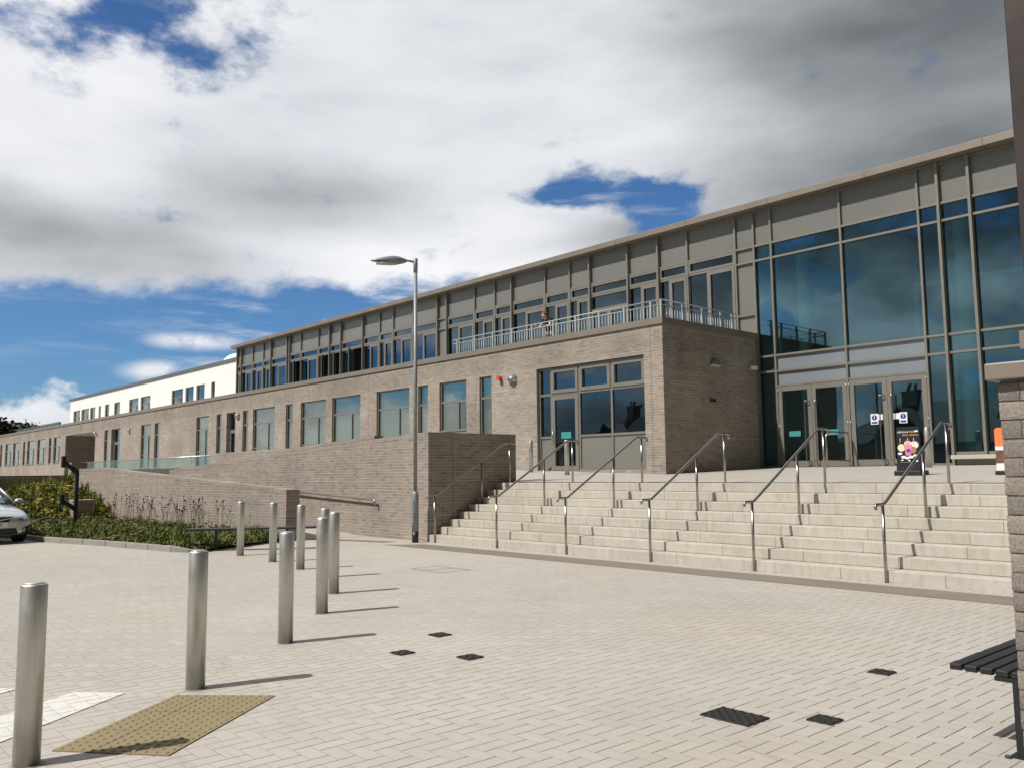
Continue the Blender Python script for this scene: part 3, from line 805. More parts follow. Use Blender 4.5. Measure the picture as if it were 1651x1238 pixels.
bar(-15.63, -15.0, 8.26); bar(-15.63, -15.0, 6.55); bar(-31.84, -31.18, 8.26); bar(-14.32, -9.80, 4.205, 0.03)
bar(-9.74, -9.24, 1.70, 0.045); bar(-14.94, -14.38, 1.70, 0.045); bar(-9.18, 3.1, 1.99, 0.045)
casement_open = {-46.50: 1, -43.12: 1, -41.82: 1, -40.61: 1}
wi = 0
for a, b in zip(allM[:-1], allM[1:]):
    w_ = b - a
    lobby = a > XC - 0.01
    tz(tr, a, b, 8.745); tz(tr, a, b, ROOF - 0.03, 0.028)
    pane(a + 0.03, b - 0.03, Y2 + 0.01, 8.77, ROOF - 0.03, M['panel'], B, 'grey_panel')
    if not lobby:
        tz(tr, a, b, 5.42, 0.06)
        solid = w_ < 0.72 and a > -40 or w_ < 0.5
        if abs(a + 15.66) < 0.02 or abs(a + 31.87) < 0.02 or w_ < 0.5:
            tz(tr, a, b, 8.26)
            pane(a + 0.03, b - 0.03, Y2 + 0.012, 8.29, 8.72, M['panel'], B, 'grey_panel')
            pane(a + 0.03, b - 0.03, Y2 + 0.012, 5.48, 8.23, M['panel'], B, 'grey_panel')
            if abs(a + 15.66) < 0.02: tz(tr, a, b, 6.55)
            continue
        mb = MB()
        ya, yb = Y2 - 0.055, Y2 + 0.06
        frame_mb(mb, a + 0.036, b - 0.036, 8.30, 8.71, ya, yb, 0.075)      # clerestory
        mb.box(a + 0.036, b - 0.036, ya + 0.01, yb, 8.225, 8.295)
        zt = 8.22
        double = abs(a + 22.14) < 0.02
        if double:
            mb.box(a + 0.036, b - 0.036, ya, yb, 7.66, 7.74); zt = 7.66
            xm = (a + b) / 2
            leaves = [(a + 0.04, xm - 0.004), (xm + 0.004, b - 0.04)]
        else:
            xm = a + w_ * (0.42 if w_ > 1.3 else 0.36)
            mb.box(xm - 0.03, xm + 0.03, ya + 0.01, yb, 5.48, zt)
            leaves = [(xm + 0.035, b - 0.04)]
            if w_ > 2.1 and b < -33:                    # wide bays hold two pairs
                mb.box(a + w_ / 2 - 0.03, a + w_ / 2 + 0.03, ya + 0.01, yb, 5.48, zt)
                mb = mb
        wo = mb.build('window', M['frame'], B)
        pane(a + 0.06, b - 0.06, Y2 + 0.02, 8.33, 8.68, M['glass_up'], wo)
        opened = any(abs(a - kx) < 0.02 for kx in casement_open)
        for (p_, q_) in leaves:
            f2 = MB()
            if opened:
                # leaf hinged on its left side, swung outwards
                ang = radians(38); L = q_ - p_
                def rp(u, v): return (p_ + u * cos(ang) + v * sin(ang), Y2 - 0.04 - u * sin(ang) + v * cos(ang))
                def rb(u0, u1, z0, z1):
                    f2.prism([rp(u0, 0), rp(u1, 0), rp(u1, 0.05), rp(u0, 0.05)], z0, z1, 'z')
                rb(0, 0.09, 5.5, zt - .02); rb(L - 0.09, L, 5.5, zt - .02); rb(0.09, L - 0.09, 5.5, 5.6); rb(0.09, L - 0.09, zt - 0.12, zt - .02)
                lf = f2.build('casement', M['frame'], wo)
                MB().prism([rp(0.08, 0.02), rp(L - 0.08, 0.02), rp(L - 0.08, 0.03), rp(0.08, 0.03)], 5.58, zt - 0.1, 'z').build('pane', M['glass_up'], wo)
            else:
                frame_mb(f2, p_, q_, 5.49, zt - 0.01, Y2 - 0.085, Y2 + 0.03, 0.10)
                lf = f2.build('casement', M['frame'], wo)
                pane(p_ + 0.08, q_ - 0.08, Y2 - 0.03, 5.57, zt - 0.08, M['glass_up'], wo)
        if not double:
            pane(a + 0.05, xm - 0.02, Y2 + 0.02, 5.49, zt, M['glass_up'], wo)
        else:
            pane(a + 0.06, b - 0.06, Y2 + 0.02, 7.75, 8.22, M['glass_up'], wo)
        wi += 1
        continue
    # lobby bays
    doorbay = abs(a + 14.35) < 0.02 or abs(a + 12.04) < 0.02
    tz(tr, a, b, 8.26)
    tz(tr, a, b, 5.15); 
    pane(a + 0.03, b - 0.03, Y2 + 0.01, 8.29, 8.72, M['glass_lobby'], B, 'glass_pane')
    pane(a + 0.03, b - 0.03, Y2 + 0.01, 5.18, 8.23, M['glass_lobby'], B, 'glass_pane')
    tz(tr, a, b, 4.66)
    if doorbay:
        pane(a + 0.03, b - 0.03, Y2 + 0.01, 4.69, 5.12, M['panel_pale'], B, 'pale_panel')
        pane(a + 0.03, b - 0.03, Y2 + 0.01, 4.23, 4.63, M['panel_pale'], B, 'pale_panel')
        tz(tr, a, b, 4.205, 0.03)
        xm = (a + b) / 2
        for sgn, (p_, q_) in ((-1, (a + 0.045, xm - 0.005)), (1, (xm + 0.005, b - 0.045))):
            f2 = MB()
            f2.box(p_, p_ + 0.13, Y2 - 0.06, Y2, 1.70, 4.165); f2.box(q_ - 0.13, q_, Y2 - 0.06, Y2, 1.70, 4.165)
            f2.box(p_ + 0.13, q_ - 0.13, Y2 - 0.06, Y2, 1.70, 1.88); f2.box(p_ + 0.13, q_ - 0.13, Y2 - 0.06, Y2, 4.02, 4.165)
            dd_ = f2.build('door', M['frame'], B)
            pane(p_ + 0.12, q_ - 0.12, Y2 - 0.03, 1.87, 4.03, M['glass_lobby'], dd_)
            xh = q_ - 0.08 if sgn < 0 else p_ + 0.08
            xo = xh - 0.10 if sgn < 0 else xh + 0.07
            MB().tube([(xh, Y2 - 0.06, 3.66), (xh, Y2 - 0.15, 3.66), (xo, Y2 - 0.17, 3.66), (xo, Y2 - 0.17, 3.6), (xo, Y2 - 0.17, 1.92), (xo, Y2 - 0.17, 1.86), (xh, Y2 - 0.15, 1.86), (xh, Y2 - 0.06, 1.86)], 0.017, 10).build('handle', M['rail'], dd_)
            xn = (p_ + q_) / 2
            mbh = MB()
            xg = p_ + 0.0 if sgn < 0 else q_ - 0.0
            for zh in (1.85, 2.85, 3.95):
                mbh.tube([(xg, Y2 - 0.075, zh), (xg, Y2 - 0.075, zh + 0.15)], 0.012, 8)
            mbh.build('hinge', M['rail'], dd_)
            if abs(a + 14.35) < 0.02:
                MB().box(xn - 0.19 + 0.05 * sgn, xn + 0.19 + 0.05 * sgn, Y2 - 0.045, Y2 - 0.04, 2.62, 2.78).build('notice', M['teal_notice'], dd_)
            else:
                xs_ = q_ - 0.24 if sgn < 0 else p_ + 0.24
                sg = MB().box(xs_ - 0.24 if sgn < 0 else xs_ - 0.15, xs_ + 0.15 if sgn < 0 else xs_ + 0.24, Y2 - 0.044, Y2 - 0.040, 2.98, 3.14)
                xc_ = xs_ - 0.16 if sgn < 0 else xs_ + 0.16
                sg.box(xc_ - 0.11, xc_ + 0.11, Y2 - 0.046, Y2 - 0.042, 2.86, 3.16)
                so_ = sg.build('door_notice', M['whiteplastic'], dd_)
                ci = MB(); ci.prism([(xc_ + 0.075 * cos(t * pi / 12), 3.05 + 0.075 * sin(t * pi / 12)) for t in range(24)], Y2 - 0.050, Y2 - 0.0465, 'y')
                ci.box(xc_ - 0.08, xc_ + 0.08, Y2 - 0.050, Y2 - 0.0465, 2.885, 2.935)
                ci.build('symbol', M['blue'], dd_)
                ex_ = MB().box(xc_ - 0.010, xc_ + 0.010, Y2 - 0.054, Y2 - 0.0505, 3.03, 3.105)
                ex_.box(xc_ - 0.010, xc_ + 0.010, Y2 - 0.054, Y2 - 0.0505, 2.99, 3.012)
                ex_.build('exclamation_mark', M['whiteplastic'], dd_)
    else:
        zb = 1.70 if a < -9.3 else 1.99
        pane(a + 0.03, b - 0.03, Y2 + 0.01, 4.69, 5.12, M['glass_lobby'], B, 'glass_pane')
        pane(a + 0.03, b - 0.03, Y2 + 0.01, zb, 4.63, M['glass_lobby'], B, 'glass_pane')
        tz(tr, a, b, zb, 0.045)
# fascia / roof edge
bevel(MB().box(-54.15, XR2, Y2 - 0.42, Y2 + 0.3, ROOF + 0.01, 10.09).build('roof_fascia', M['cap'], B), 0.008)
MB().box(-53.8, XR2 - 0.1, Y2 - 0.03, Y2 + 0.09, ROOF - 0.02, ROOF + 0.009).build('fascia_recess', M['darkbrown'], B)
MB().box(-53.9, XR2 - 0.1, Y2 + 0.3, 38, 9.85, 10.0).build('roof', M['greycap'], B)
mb = MB()
for k in range(18):
    x = -52 + k * 3.15
    mb.box(x - 0.005, x + 0.005, Y2 - 0.424, Y2 + 0.302, ROOF + 0.008, 10.093)
mb.build('fascia_joint', M['darkbrown'], B)
# return glazed side of upper storey at its left end and solid sides
MB().box(-53.86, -53.80, Y2 + 0.09, 38, 5.36, 9.84).build('side_wall', M['panel'], B)
MB().box(XR2 - 0.1, XR2 + 0.2, Y1 + 0.5, 38, 0.5, 9.87).build('side_wall', M['brick'], B)
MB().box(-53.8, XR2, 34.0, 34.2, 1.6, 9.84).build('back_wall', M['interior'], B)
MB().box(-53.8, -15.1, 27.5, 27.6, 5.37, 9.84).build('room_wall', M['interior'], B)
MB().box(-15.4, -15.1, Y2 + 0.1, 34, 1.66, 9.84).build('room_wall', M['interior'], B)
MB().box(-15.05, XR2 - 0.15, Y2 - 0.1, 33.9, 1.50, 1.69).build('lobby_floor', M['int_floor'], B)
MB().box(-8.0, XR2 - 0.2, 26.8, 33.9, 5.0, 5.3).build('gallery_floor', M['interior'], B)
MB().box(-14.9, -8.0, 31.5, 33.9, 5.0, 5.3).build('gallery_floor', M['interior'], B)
for (cx, cy, r) in ((-15.1 + 0.16, 24.9, 0.17), (-14.15, 25.3, 0.20), (-9.15, 25.0, 0.21), (-11.6, 30.5, 0.2), (-6.0, 25.0, 0.21), (-3, 25.0, 0.21), (-9.0, 30.5, 0.2)):
    MB().tube([(cx, cy, 1.69), (cx, cy, 9.85)], r, 24).build('column', M['column'], B)
# interior screens glimpsed upstairs
MB().box(-12.6, -12.4, 29.9, 30.0, 5.3, 8.0).box(-11.4, -11.2, 29.9, 30, 5.3, 8).box(-12.4, -9.0, 29.9, 30, 7.8, 7.95).build('inner_screen', M['column'], B)
# ceiling light strips seen upstairs
lm = bpy.data.materials.new('strip_light'); lm.use_nodes = True
lp = lm.node_tree.nodes['Principled BSDF']; lp.inputs['Emission Color'].default_value = (1, 1, 0.95, 1); lp.inputs['Emission Strength'].default_value = 2.5
mb = MB()
for k in range(6):
    mb.box(-17.6 + k * 0.1, -16.2 + k * 0.1, 24.8 + k * 0.5, 24.86 + k * 0.5, 8.3, 8.33)
mb.build('ceiling_light', lm, B)
# stone plinth under right-hand glazing
mb = MB().box(-9.17, XR2, Y2 - 0.42, Y2 - 0.05, 1.84, 1.945); bevel(mb.build('stone_ledge', M['concrete'], B), 0.01)
MB().box(-9.1, XR2, Y2 - 0.22, Y2 - 0.05, 1.55, 1.838).build('ledge_base', M['frame'], B)
MB().box(-9.17, XR2 - 0.1, Y2 - 0.05, Y2 + 0.06, 1.5, 1.944).build('ledge_base', M['frame'], B)
# flat side piece where block meets lobby glass
MB().box(XC + 0.002, XC + 0.05, Y2 - 0.16, Y2 - 0.08, 1.66, 5.70).build('edge_trim', M['frame'], B)

# white wing
mb = MB(); WW = [(-92.3, -90.05), (-89.6, -87.2), (-86.8, -85.2), (-84.15, -83.55), (-82.3, -81.1), (-79.7, -78.15), (-75.75, -73.45), (-72.9, -70.65), (-66.0, -63.75), (-63.25, -61.7), (-61.2, -59.7), (-58.55, -57.9)]
x = -93.5
for (a, b) in WW:
    mb.box(x, a, Y3, Y3 + 0.3, 5.36, 9.20); mb.box(a, b, Y3, Y3 + 0.3, 5.36, 6.7); mb.box(a, b, Y3, Y3 + 0.3, 8.11, 9.20); x = b
mb.box(x, -53.87, Y3, Y3 + 0.3, 5.36, 9.20); mb.box(-93.5, -93.2, Y3 + 0.3, 38, 5.36, 9.20)
mb.build('white_wall', M['render'], B)
MB().box(-93.9, -53.88, Y3 - 0.08, 38, 9.205, 9.42).build('wing_roof_edge', M['greycap'], B)
MB().box(-93.2, -53.9, Y3 + 1.5, Y3 + 1.6, 5.4, 9.1).build('room_wall', M['interior'], B)
for (a, b) in WW:
    f2 = MB(); frame_mb(f2, a, b, 6.7, 8.11, Y3 + 0.08, Y3 + 0.15, 0.06)
    if b - a > 2: f2.box(a + (b - a) * 0.7, a + (b - a) * 0.7 + 0.05, Y3 + 0.083, Y3 + 0.147, 6.76, 7.5); f2.box(a + .06, b - .06, Y3 + 0.085, Y3 + 0.145, 7.5, 7.56)
    o = f2.build('window', M['frame'], B)
    pane(a + 0.05, b - 0.05, Y3 + 0.11, 6.75, 8.06, M['glass_low'], o)

# rooftop dome behind the wing
dm = thing('rooftop_dome', (-61.6, 27.5, 9.42), 'white rounded rooftop dome peeping beside the glazed storey', 'dome')
MB().sphere((-62.1, 27.5, 9.42), 1.35, 24, 10, (1, 1, 1.05), 0.0).build('shell', M['dome_white'], dm)
MB().tube([(-62.1, 27.5, 9.4), (-62.1, 27.5, 9.5)], 1.4, 24).build('base_ring', M['greycap'], dm)
# plant screen on the low roof at far left
ps_ = thing('plant_screen', (-133, 30, 0), 'grey slatted plant screen showing above the low roof at far left', 'screen')
MB().box(-144.8, -121.5, 30, 30.15, 0, 8.75).build('louvre_panel', M['galv'], ps_)
mb = MB()
for k in range(24): mb.box(-144.7 + k, -144.58 + k, 29.9, 29.99, 0, 8.85)
mb.build('screen_post', M['galv'], ps_)
mb = MB().tube([(-121.5, 29.9, 8.1), (-108, 29.9, 8.1)], 0.04, 6).tube([(-121.5, 29.9, 7.6), (-108, 29.9, 7.6)], 0.04, 6)
for k in range(25): mb.tube([(-121.5 + k * 0.55, 29.9, 0), (-121.5 + k * 0.55, 29.9, 8.1)], 0.03, 6)
mb.build('edge_rail', M['galvrail'], ps_)

# ---- terrace railing
tr_ = thing('terrace_railing', (-20, Y1 + 0.22, 5.36), 'galvanised balcony railing above the brick block', 'railing')
yr = Y1 + 0.24; xr = XC - 0.2
posts = [(-24.57 + k * 1.003, yr) for k in range(10)] + [(xr, yr)] + [(xr, 20.25), (xr, 21.2), (xr, 22.15), (xr, 22.75)]
for (px_, py_) in posts:
    MB().box(px_ - 0.03, px_ + 0.03, py_ - 0.03, py_ + 0.03, 5.36, 6.45).build('post', M['galvrail'], tr_)
mb = MB()
for z in (6.47, 6.33):
    mb.tube([(-24.85, yr, z), (xr, yr, z)], 0.018, 8); mb.tube([(xr, yr, z), (xr, 22.95, z)], 0.018, 8)
mb.tube([(-24.6, yr, 5.46), (xr, yr, 5.46)], 0.015, 8); mb.tube([(xr, yr, 5.46), (xr, 22.75, 5.46)], 0.015, 8)
mb.build('rail', M['galvrail'], tr_)
mb = MB(); x = -24.45
while x < xr - 0.05:
    if all(abs(x - p_[0]) > 0.06 for p_ in posts): mb.tube([(x, yr, 5.46), (x, yr, 6.33)], 0.0085, 6)
    x += 0.1253
y = yr + 0.12
while y < 22.7:
    mb.tube([(xr, y, 5.46), (xr, y, 6.33)], 0.0085, 6); y += 0.125
mb.build('baluster', M['galvrail'], tr_)

# ---- wall lamps etc.
def bulkhead(loc, label, rot=0):
    t = thing('wall_lamp', loc, label, 'lamp', 'bulkhead wall lamps')
    mb = MB().sphere((0, 0, 0), 0.20, 20, 8, (1, 1.0, 0.95), -0.05)
    mb.v = [(x_, min(y_, 0.0), z_) for x_, y_, z_ in mb.v]
    mb.build('hood', M['lampgrey'], t, True)
    MB().box(-0.19, 0.19, -0.10, 0.0, -0.05, -0.012).build('lens', M['whiteplastic'], t, True)
    t.rotation_euler = (0, 0, rot); return t
bulkhead((-21.28, Y1 - 0.003, 4.68), 'grey bulkhead lamp next to the red sounder')
bulkhead((-42.75, Y1 - 0.003, 4.68), 'grey bulkhead lamp beside the narrow recessed door')
bulkhead((-59.7, Y1 - 0.003, 4.66), 'grey bulkhead lamp on the brick wall right of the left-hand door')
bulkhead((XC + 0.003, 21.42, 4.74), 'dark bulkhead lamp on the shaded side of the brick block', pi / 2)
t = thing('alarm_sounder', (-21.88, Y1, 4.8), 'small red alarm sounder on the brick wall', 'alarm')
MB().tube([(-21.88, Y1, 4.8), (-21.88, Y1 - 0.05, 4.8), (-21.88, Y1 - 0.14, 4.8)], [0.05, 0.05, 0.09], 14).build('horn', M['red'], t)
MB().box(-21.93, -21.80, Y1 - 0.04, Y1 - 0.001, 4.68, 4.76).build('base', M['red'], t)
def cctv(loc, label, rot):
    t = thing('security_camera', loc, label, 'camera')
    MB().tube([(0, 0, 0), (0, -0.10, 0)], 0.03, 10).build('bracket', M['whiteplastic'], t, True)
    bevel(MB().box(-0.15, 0.13, -0.18, -0.08, -0.05, 0.06).build('housing', M['whiteplastic'], t, True), 0.01)
    MB().tube([(0.13, -0.13, 0.0), (0.155, -0.13, 0.0)], 0.035, 12).build('lens', M['black'], t, True)
    t.rotation_euler = (0, 0, rot); return t
cctv((XC + 0.002, 23.35, 4.77), 'small white camera on the shaded brick side near the lobby glass', pi / 2)
cctv((-66.9, Y1 - 0.002, 4.85), 'tiny white camera at the corner of the covered porch', 0)
t = thing('air_vent', (XC, 21.3, 3.68), 'small dark vent in the shaded brick wall', 'vent')
MB().box(XC, XC + 0.012, 21.15, 21.45, 3.63, 3.73).build('grille', M['blackplastic'], t)
t = thing('porch_light', (-72.3, Y1 + 1.5, 4.9), 'white strip light under the porch ceiling', 'lamp')
MB().box(-72.9, -71.7, Y1 + 1.4, Y1 + 1.6, 4.84, 4.93).build('diffuser', M['whiteplastic'], t)

# ------------------------------------------------------------------ step handrails
def step_rail(x, label):
    t = thing('step_handrail', (x, YS - 0.05, 0), label, 'handrail', 'steel handrails on the entrance steps')
    yb, ym, yt = YS - 0.02, 13.62, 14.55
    zb, zt = 1.10, 2.34
    zm = lambda y: zb + (zt - zb) * (y - (yb + 0.05)) / (14.38 - yb - 0.05)
    R_ = 0.024
    pts = [(0, yb - 0.20, zb - 0.06), (0, yb - 0.22, zb - 0.035), (0, yb - 0.20, zb - 0.005), (0, yb - 0.16, zb), (0, yb + 0.03, zb), (0, yb + 0.08, zb + 0.02), (0, 14.36, zt - 0.02), (0, 14.42, zt), (0, yt + 0.14, zt), (0, yt + 0.19, zt - 0.02), (0, yt + 0.20, zt - 0.06), (0, yt + 0.16, zt - 0.09)]
    pts = [(p_[0] + x, p_[1], p_[2]) for p_ in pts]
    MB().tube(pts, R_, 14).build('rail', M['rail'], t)
    MB().tube([(x, yb, -0.01), (x, yb, zb - 0.012)], 0.0235, 14).build('post', M['rail'], t)
    MB().tube([(x, ym, 0.845), (x, ym, zm(ym) - 0.015)], 0.0235, 14).build('post', M['rail'], t)
    MB().tube([(x, yt, 1.35), (x, yt, zt - 0.012)], 0.0235, 14).build('post', M['rail'], t)
    return t
for x, lb in ((-16.45, 'steel step handrail against the shaded brick wall'), (-14.22, 'second handrail from the brick wall, left of the corner window door'),
              (-12.12, 'third handrail from the brick wall, ending below the corner window'), (-10.0, 'fourth handrail from the brick wall, in front of the shaded block side'),
              (-7.88, 'fifth handrail, its top in front of the double doors'), (-5.74, 'rightmost step handrail, passing the black pavement sign')):
    step_rail(x, lb)

# ------------------------------------------------------------------ bollards
def bollard(loc, h, label, r=0.071, grp='stainless steel bollards across the plaza'):
    t = thing('bollard', loc, label, 'bollard', grp)
    t.location = loc
    MB().lathe([(r, 0), (r, h - 0.012), (r - 0.004, h - 0.003), (r - 0.012, h)], 40).build('tube', M['steel'], t, True)
    MB().lathe([(r - 0.013, h + 0.0005), (r * 0.75, h + 0.006), (r * 0.4, h + 0.010), (0.002, h + 0.012)], 32).build('cap', M['steel'], t, True)
    MB().lathe([(r + 0.02, 0.0), (r + 0.02, 0.004), (r + 0.001, 0.005)], 32).build('base_collar', M['kerb'], t, True)
    return t
BO = [((-5.57, 1.28), 1.0, 'nearest steel bollard, beside the white road marking'), ((-6.62, 2.65), 1.03, 'steel bollard directly behind the buff tactile paving'),
      ((-7.78, 3.98), 1.05, 'third nearest steel bollard, right of the tactile paving'), ((-9.12, 5.12), 1.10, 'fourth nearest steel bollard, left one of the close pair'),
      ((-10.51, 6.08), 1.09, 'fifth steel bollard, right one of the close pair'), ((-12.26, 6.92), 1.07, 'sixth steel bollard, half hidden behind the close pair'),
      ((-13.61, 7.22), 1.09, 'seventh steel bollard, in front of the planter wall end'), ((-15.16, 7.47), 1.09, 'eighth steel bollard, in front of the black bench end'),
      ((-16.84, 7.59), 1.08, 'farthest steel bollard, in front of the black bench')]
for (x, y), h, lb in BO: bollard((x, y, 0), h, lb)
bollard((-19.85, 18.45, lz(-19.85, 18.45)), 0.98, 'steel bollard on the landing against the brick by the corner window', 0.065)
bollard((-17.62, 17.8, lz(-17.62, 17.8)), 1.0, 'steel bollard on the landing in front of the corner window door', 0.071)
bollard((-9.22, 22.2, lz(-9.22, 22.2)), 1.0, 'steel bollard right of the lobby doors behind the pavement sign', 0.075)

# door guard hoop
t = thing('door_guard_rail', (-11.9, 22.9, 1.65), 'steel hoop guard rail between the two pairs of doors', 'rail')
z = lz(-11.95, 22.9)
MB().tube([(-12.02, 22.35, z), (-12.02, 22.35, z + 0.85), (-12.02, 22.42, z + 0.96), (-12.02, 22.5, z + 1.0), (-12.02, 23.55, z + 1.0), (-12.02, 23.62, z + 0.95), (-12.02, 23.65, z + 0.88), (-12.02, 23.65, z)], 0.024, 12).build('hoop', M['rail'], t)
MB().tube([(-12.02, 22.36, z + 0.2), (-12.02, 23.64, z + 0.2)], 0.018, 10).build('lower_bar', M['rail'], t)

# ------------------------------------------------------------------ pavement signs
def aboard(x, y, w, h, label, head, build_art):
    z = lz(x, y)
    t = thing('pavement_sign', (x, y, z), label, 'sign')
    return t, z
t, z = aboard(-7.68, 17.5, 0.5, 1.0, 'black pavement sign advertising milkshakes on the landing', None, None)
xa, xb, yf = -7.90, -7.46, 17.5
bevel(MB().box(xa - 0.03, xb + 0.07, yf - 0.10, yf + 0.30, z - 0.01, z + 0.10).build('base', M['blackplastic'], t), 0.02)
MB().box(xa, xb + 0.03, yf - 0.02, yf + 0.2, z + 0.10, z + 0.24).build('foot', M['blackplastic'], t)
pn = MB(); pol = []
for (cx_, cz_, a0) in ((xb + 0.02 - 0.05, z + 0.93, 0), (xa + 0.05, z + 0.93, 90)):
    for k in range(7): pol.append((cx_ + 0.05 * cos(radians(a0 + k * 15)), cz_ + 0.05 * sin(radians(a0 + k * 15))))
pol += [(xa, z + 0.24), (xb + 0.02, z + 0.24)]
pn.prism(pol, yf + 0.05, yf + 0.09, 'y').build('panel', M['black'], t)
ink = {}
def inkm(n, c): 
    if n not in ink: ink[n] = plain('print_' + n, c, 0.6, 0, 0.02)
    return ink[n]
yq = yf + 0.044
RX = (pi / 2, 0, 0)
text('delicious', 0.062, (xa + 0.02, yq, z + 0.86), RX, inkm('white', (0.8, 0.8, 0.78)), 'lettering', t, align='LEFT')
text('fresh', 0.062, (xa + 0.255, yq, z + 0.86), RX, inkm('yellow', (0.75, 0.6, 0.05)), 'lettering', t, align='LEFT')
text('thick shakes', 0.066, (xa + 0.12, yq, z + 0.795), RX, inkm('pink', (0.75, 0.28, 0.30)), 'lettering', t, align='LEFT')
def disc(cx_, cz_, rx, rz, y_, m_, nm):
    return MB().prism([(cx_ + rx * cos(k * pi / 10), cz_ + rz * sin(k * pi / 10)) for k in range(20)], y_ - 0.002, y_, 'y').build(nm, m_, t)
disc(xb - 0.035, z + 0.885, 0.035, 0.018, yq, inkm('white', (0.8, 0.8, 0.78)), 'print_motif')
XM = (xa + xb) / 2 + 0.0
disc(XM - 0.13, z + 0.56, 0.075, 0.075, yq, inkm('cream', (0.72, 0.66, 0.40)), 'print_motif')
disc(XM, z + 0.64, 0.075, 0.06, yq + 0.003, inkm('toffee', (0.70, 0.48, 0.34)), 'print_motif')
disc(XM + 0.13, z + 0.61, 0.085, 0.075, yq, inkm('vanilla', (0.8, 0.7, 0.6)), 'print_motif')
disc(XM + 0.11, z + 0.51, 0.06, 0.07, yq - 0.003, inkm('cocoa', (0.42, 0.18, 0.12)), 'print_motif')
MB().prism([(XM - 0.08, z + 0.62), (XM + 0.09, z + 0.62), (XM + 0.055, z + 0.40), (XM - 0.045, z + 0.40)], yq - 0.006, yq - 0.004, 'y').build('print_motif', inkm('rose', (0.65, 0.22, 0.42)), t)
disc(XM + 0.01, z + 0.50, 0.045, 0.035, yq - 0.0065, inkm('plum', (0.20, 0.03, 0.20)), 'print_motif')
for k, (ax, az, rr_) in enumerate([(-0.16, 0.44, 0.035), (-0.09, 0.37, 0.04), (-0.02, 0.35, 0.035), (0.06, 0.37, 0.04), (0.14, 0.40, 0.03), (-0.12, 0.31, 0.02), (0.02, 0.30, 0.02), (0.16, 0.29, 0.03)]):
    disc(XM + ax, z + az, rr_ * 1.3, rr_ * 0.7, yq - 0.007 - 0.0005 * k, inkm('milk', (0.8, 0.8, 0.8)), 'print_motif')
for ax in (-0.15, 0.0, 0.12):
    MB().tube([(XM + ax, yq, z + 0.64), (XM + ax + 0.005, yq, z + 0.75)], 0.006, 6).build('print_motif', inkm('cream', (0.72, 0.66, 0.40)), t)
MB().box(xa + 0.05, xb - 0.03, yq - 0.002, yq, z + 0.262, z + 0.27).build('print_motif', inkm('grey', (0.3, 0.3, 0.3)), t)

t, z = aboard(-5.80, 17.6, 0.5, 1.0, 'orange and white pavement sign half hidden by the foreground pier', None, None)
xa, xb, yf = -6.07, -5.53, 17.55
pol = []
for (cx_, cz_, a0) in ((xb - 0.06, z + 0.82, 0), (xa + 0.06, z + 0.82, 90)):
    for k in range(7): pol.append((cx_ + 0.06 * cos(radians(a0 + k * 15)), cz_ + 0.06 * sin(radians(a0 + k * 15))))
pol += [(xa, z + 0.08), (xb, z + 0.08)]
MB().prism(pol, yf + 0.05, yf + 0.09, 'y').build('panel', inkm('white', (0.8, 0.8, 0.78)), t)
bevel(MB().box(xa - 0.0, xb + 0.0, yf - 0.04, yf + 0.30, z - 0.01, z + 0.078).build('base', M['blackplastic'], t), 0.01)
pol2 = [(x_, z_) for x_, z_ in pol[:-2]] + [(xa, z + 0.53), (xb, z + 0.53)]
MB().prism(pol2, yf + 0.044, yf + 0.0495, 'y').build('orange_field', inkm('orange', (0.85, 0.20, 0.06)), t)
MB().box(xa, xb, yf + 0.045, yf + 0.0495, z + 0.22, z + 0.46).build('photo_field', plain('print_beans', (0.14, 0.075, 0.05), 0.7, 0, 0.9, 45), t)
disc(xa + 0.27, z + 0.35, 0.12, 0.11, yf + 0.0445, inkm('white', (0.8, 0.8, 0.78)), 'print_motif')
MB().box(xa, xb, yf + 0.044, yf + 0.0445, z + 0.46, z + 0.53).build('print_motif', inkm('white', (0.8, 0.8, 0.78)), t)
text('F', 0.13, (xa + 0.16, yf + 0.04, z + 0.71), RX, inkm('white', (0.8, 0.8, 0.78)), 'lettering', t, align='LEFT')
text('C', 0.13, (xa + 0.16, yf + 0.04, z + 0.57), RX, inkm('white', (0.8, 0.8, 0.78)), 'lettering', t, align='LEFT')

# ------------------------------------------------------------------ street lamp
L0 = (-16.84, 11.90, 0)
t = thing('street_lamp', L0, 'tall galvanised street lamp in front of the brick wall end', 'street lamp')
MB().lathe([(0.078, 0.0), (0.078, 0.26)], 24).build('painted_foot', M['black'], t, True)
MB().lathe([(0.079, 0.262), (0.079, 1.10), (0.07, 1.16), (0.048, 1.20)], 24).build('lower_column', M['galv'], t, True)
MB().box(-0.04, 0.04, -0.083, -0.07, 0.45, 1.0).build('access_door', M['galv'], t, True)
MB().lathe([(0.045, 1.20), (0.045, 6.55)], 24).build('upper_column', M['galv'], t, True)
MB().lathe([(0.052, 6.46), (0.052, 6.80), (0.04, 6.81)], 20).build('top_sleeve', M['galv'], t, True)
dvec = Vector((-0.55, -0.83, 0)).normalized(); sv = Vector((-dvec.y, dvec.x, 0))
def LP(u, s_, z_): v = dvec * u + sv * s_; return (v.x, v.y, z_)
MB().tube([LP(0.03, 0, 6.72), LP(0.30, 0, 6.77)], 0.028, 12).build('arm', M['galv'], t, True)
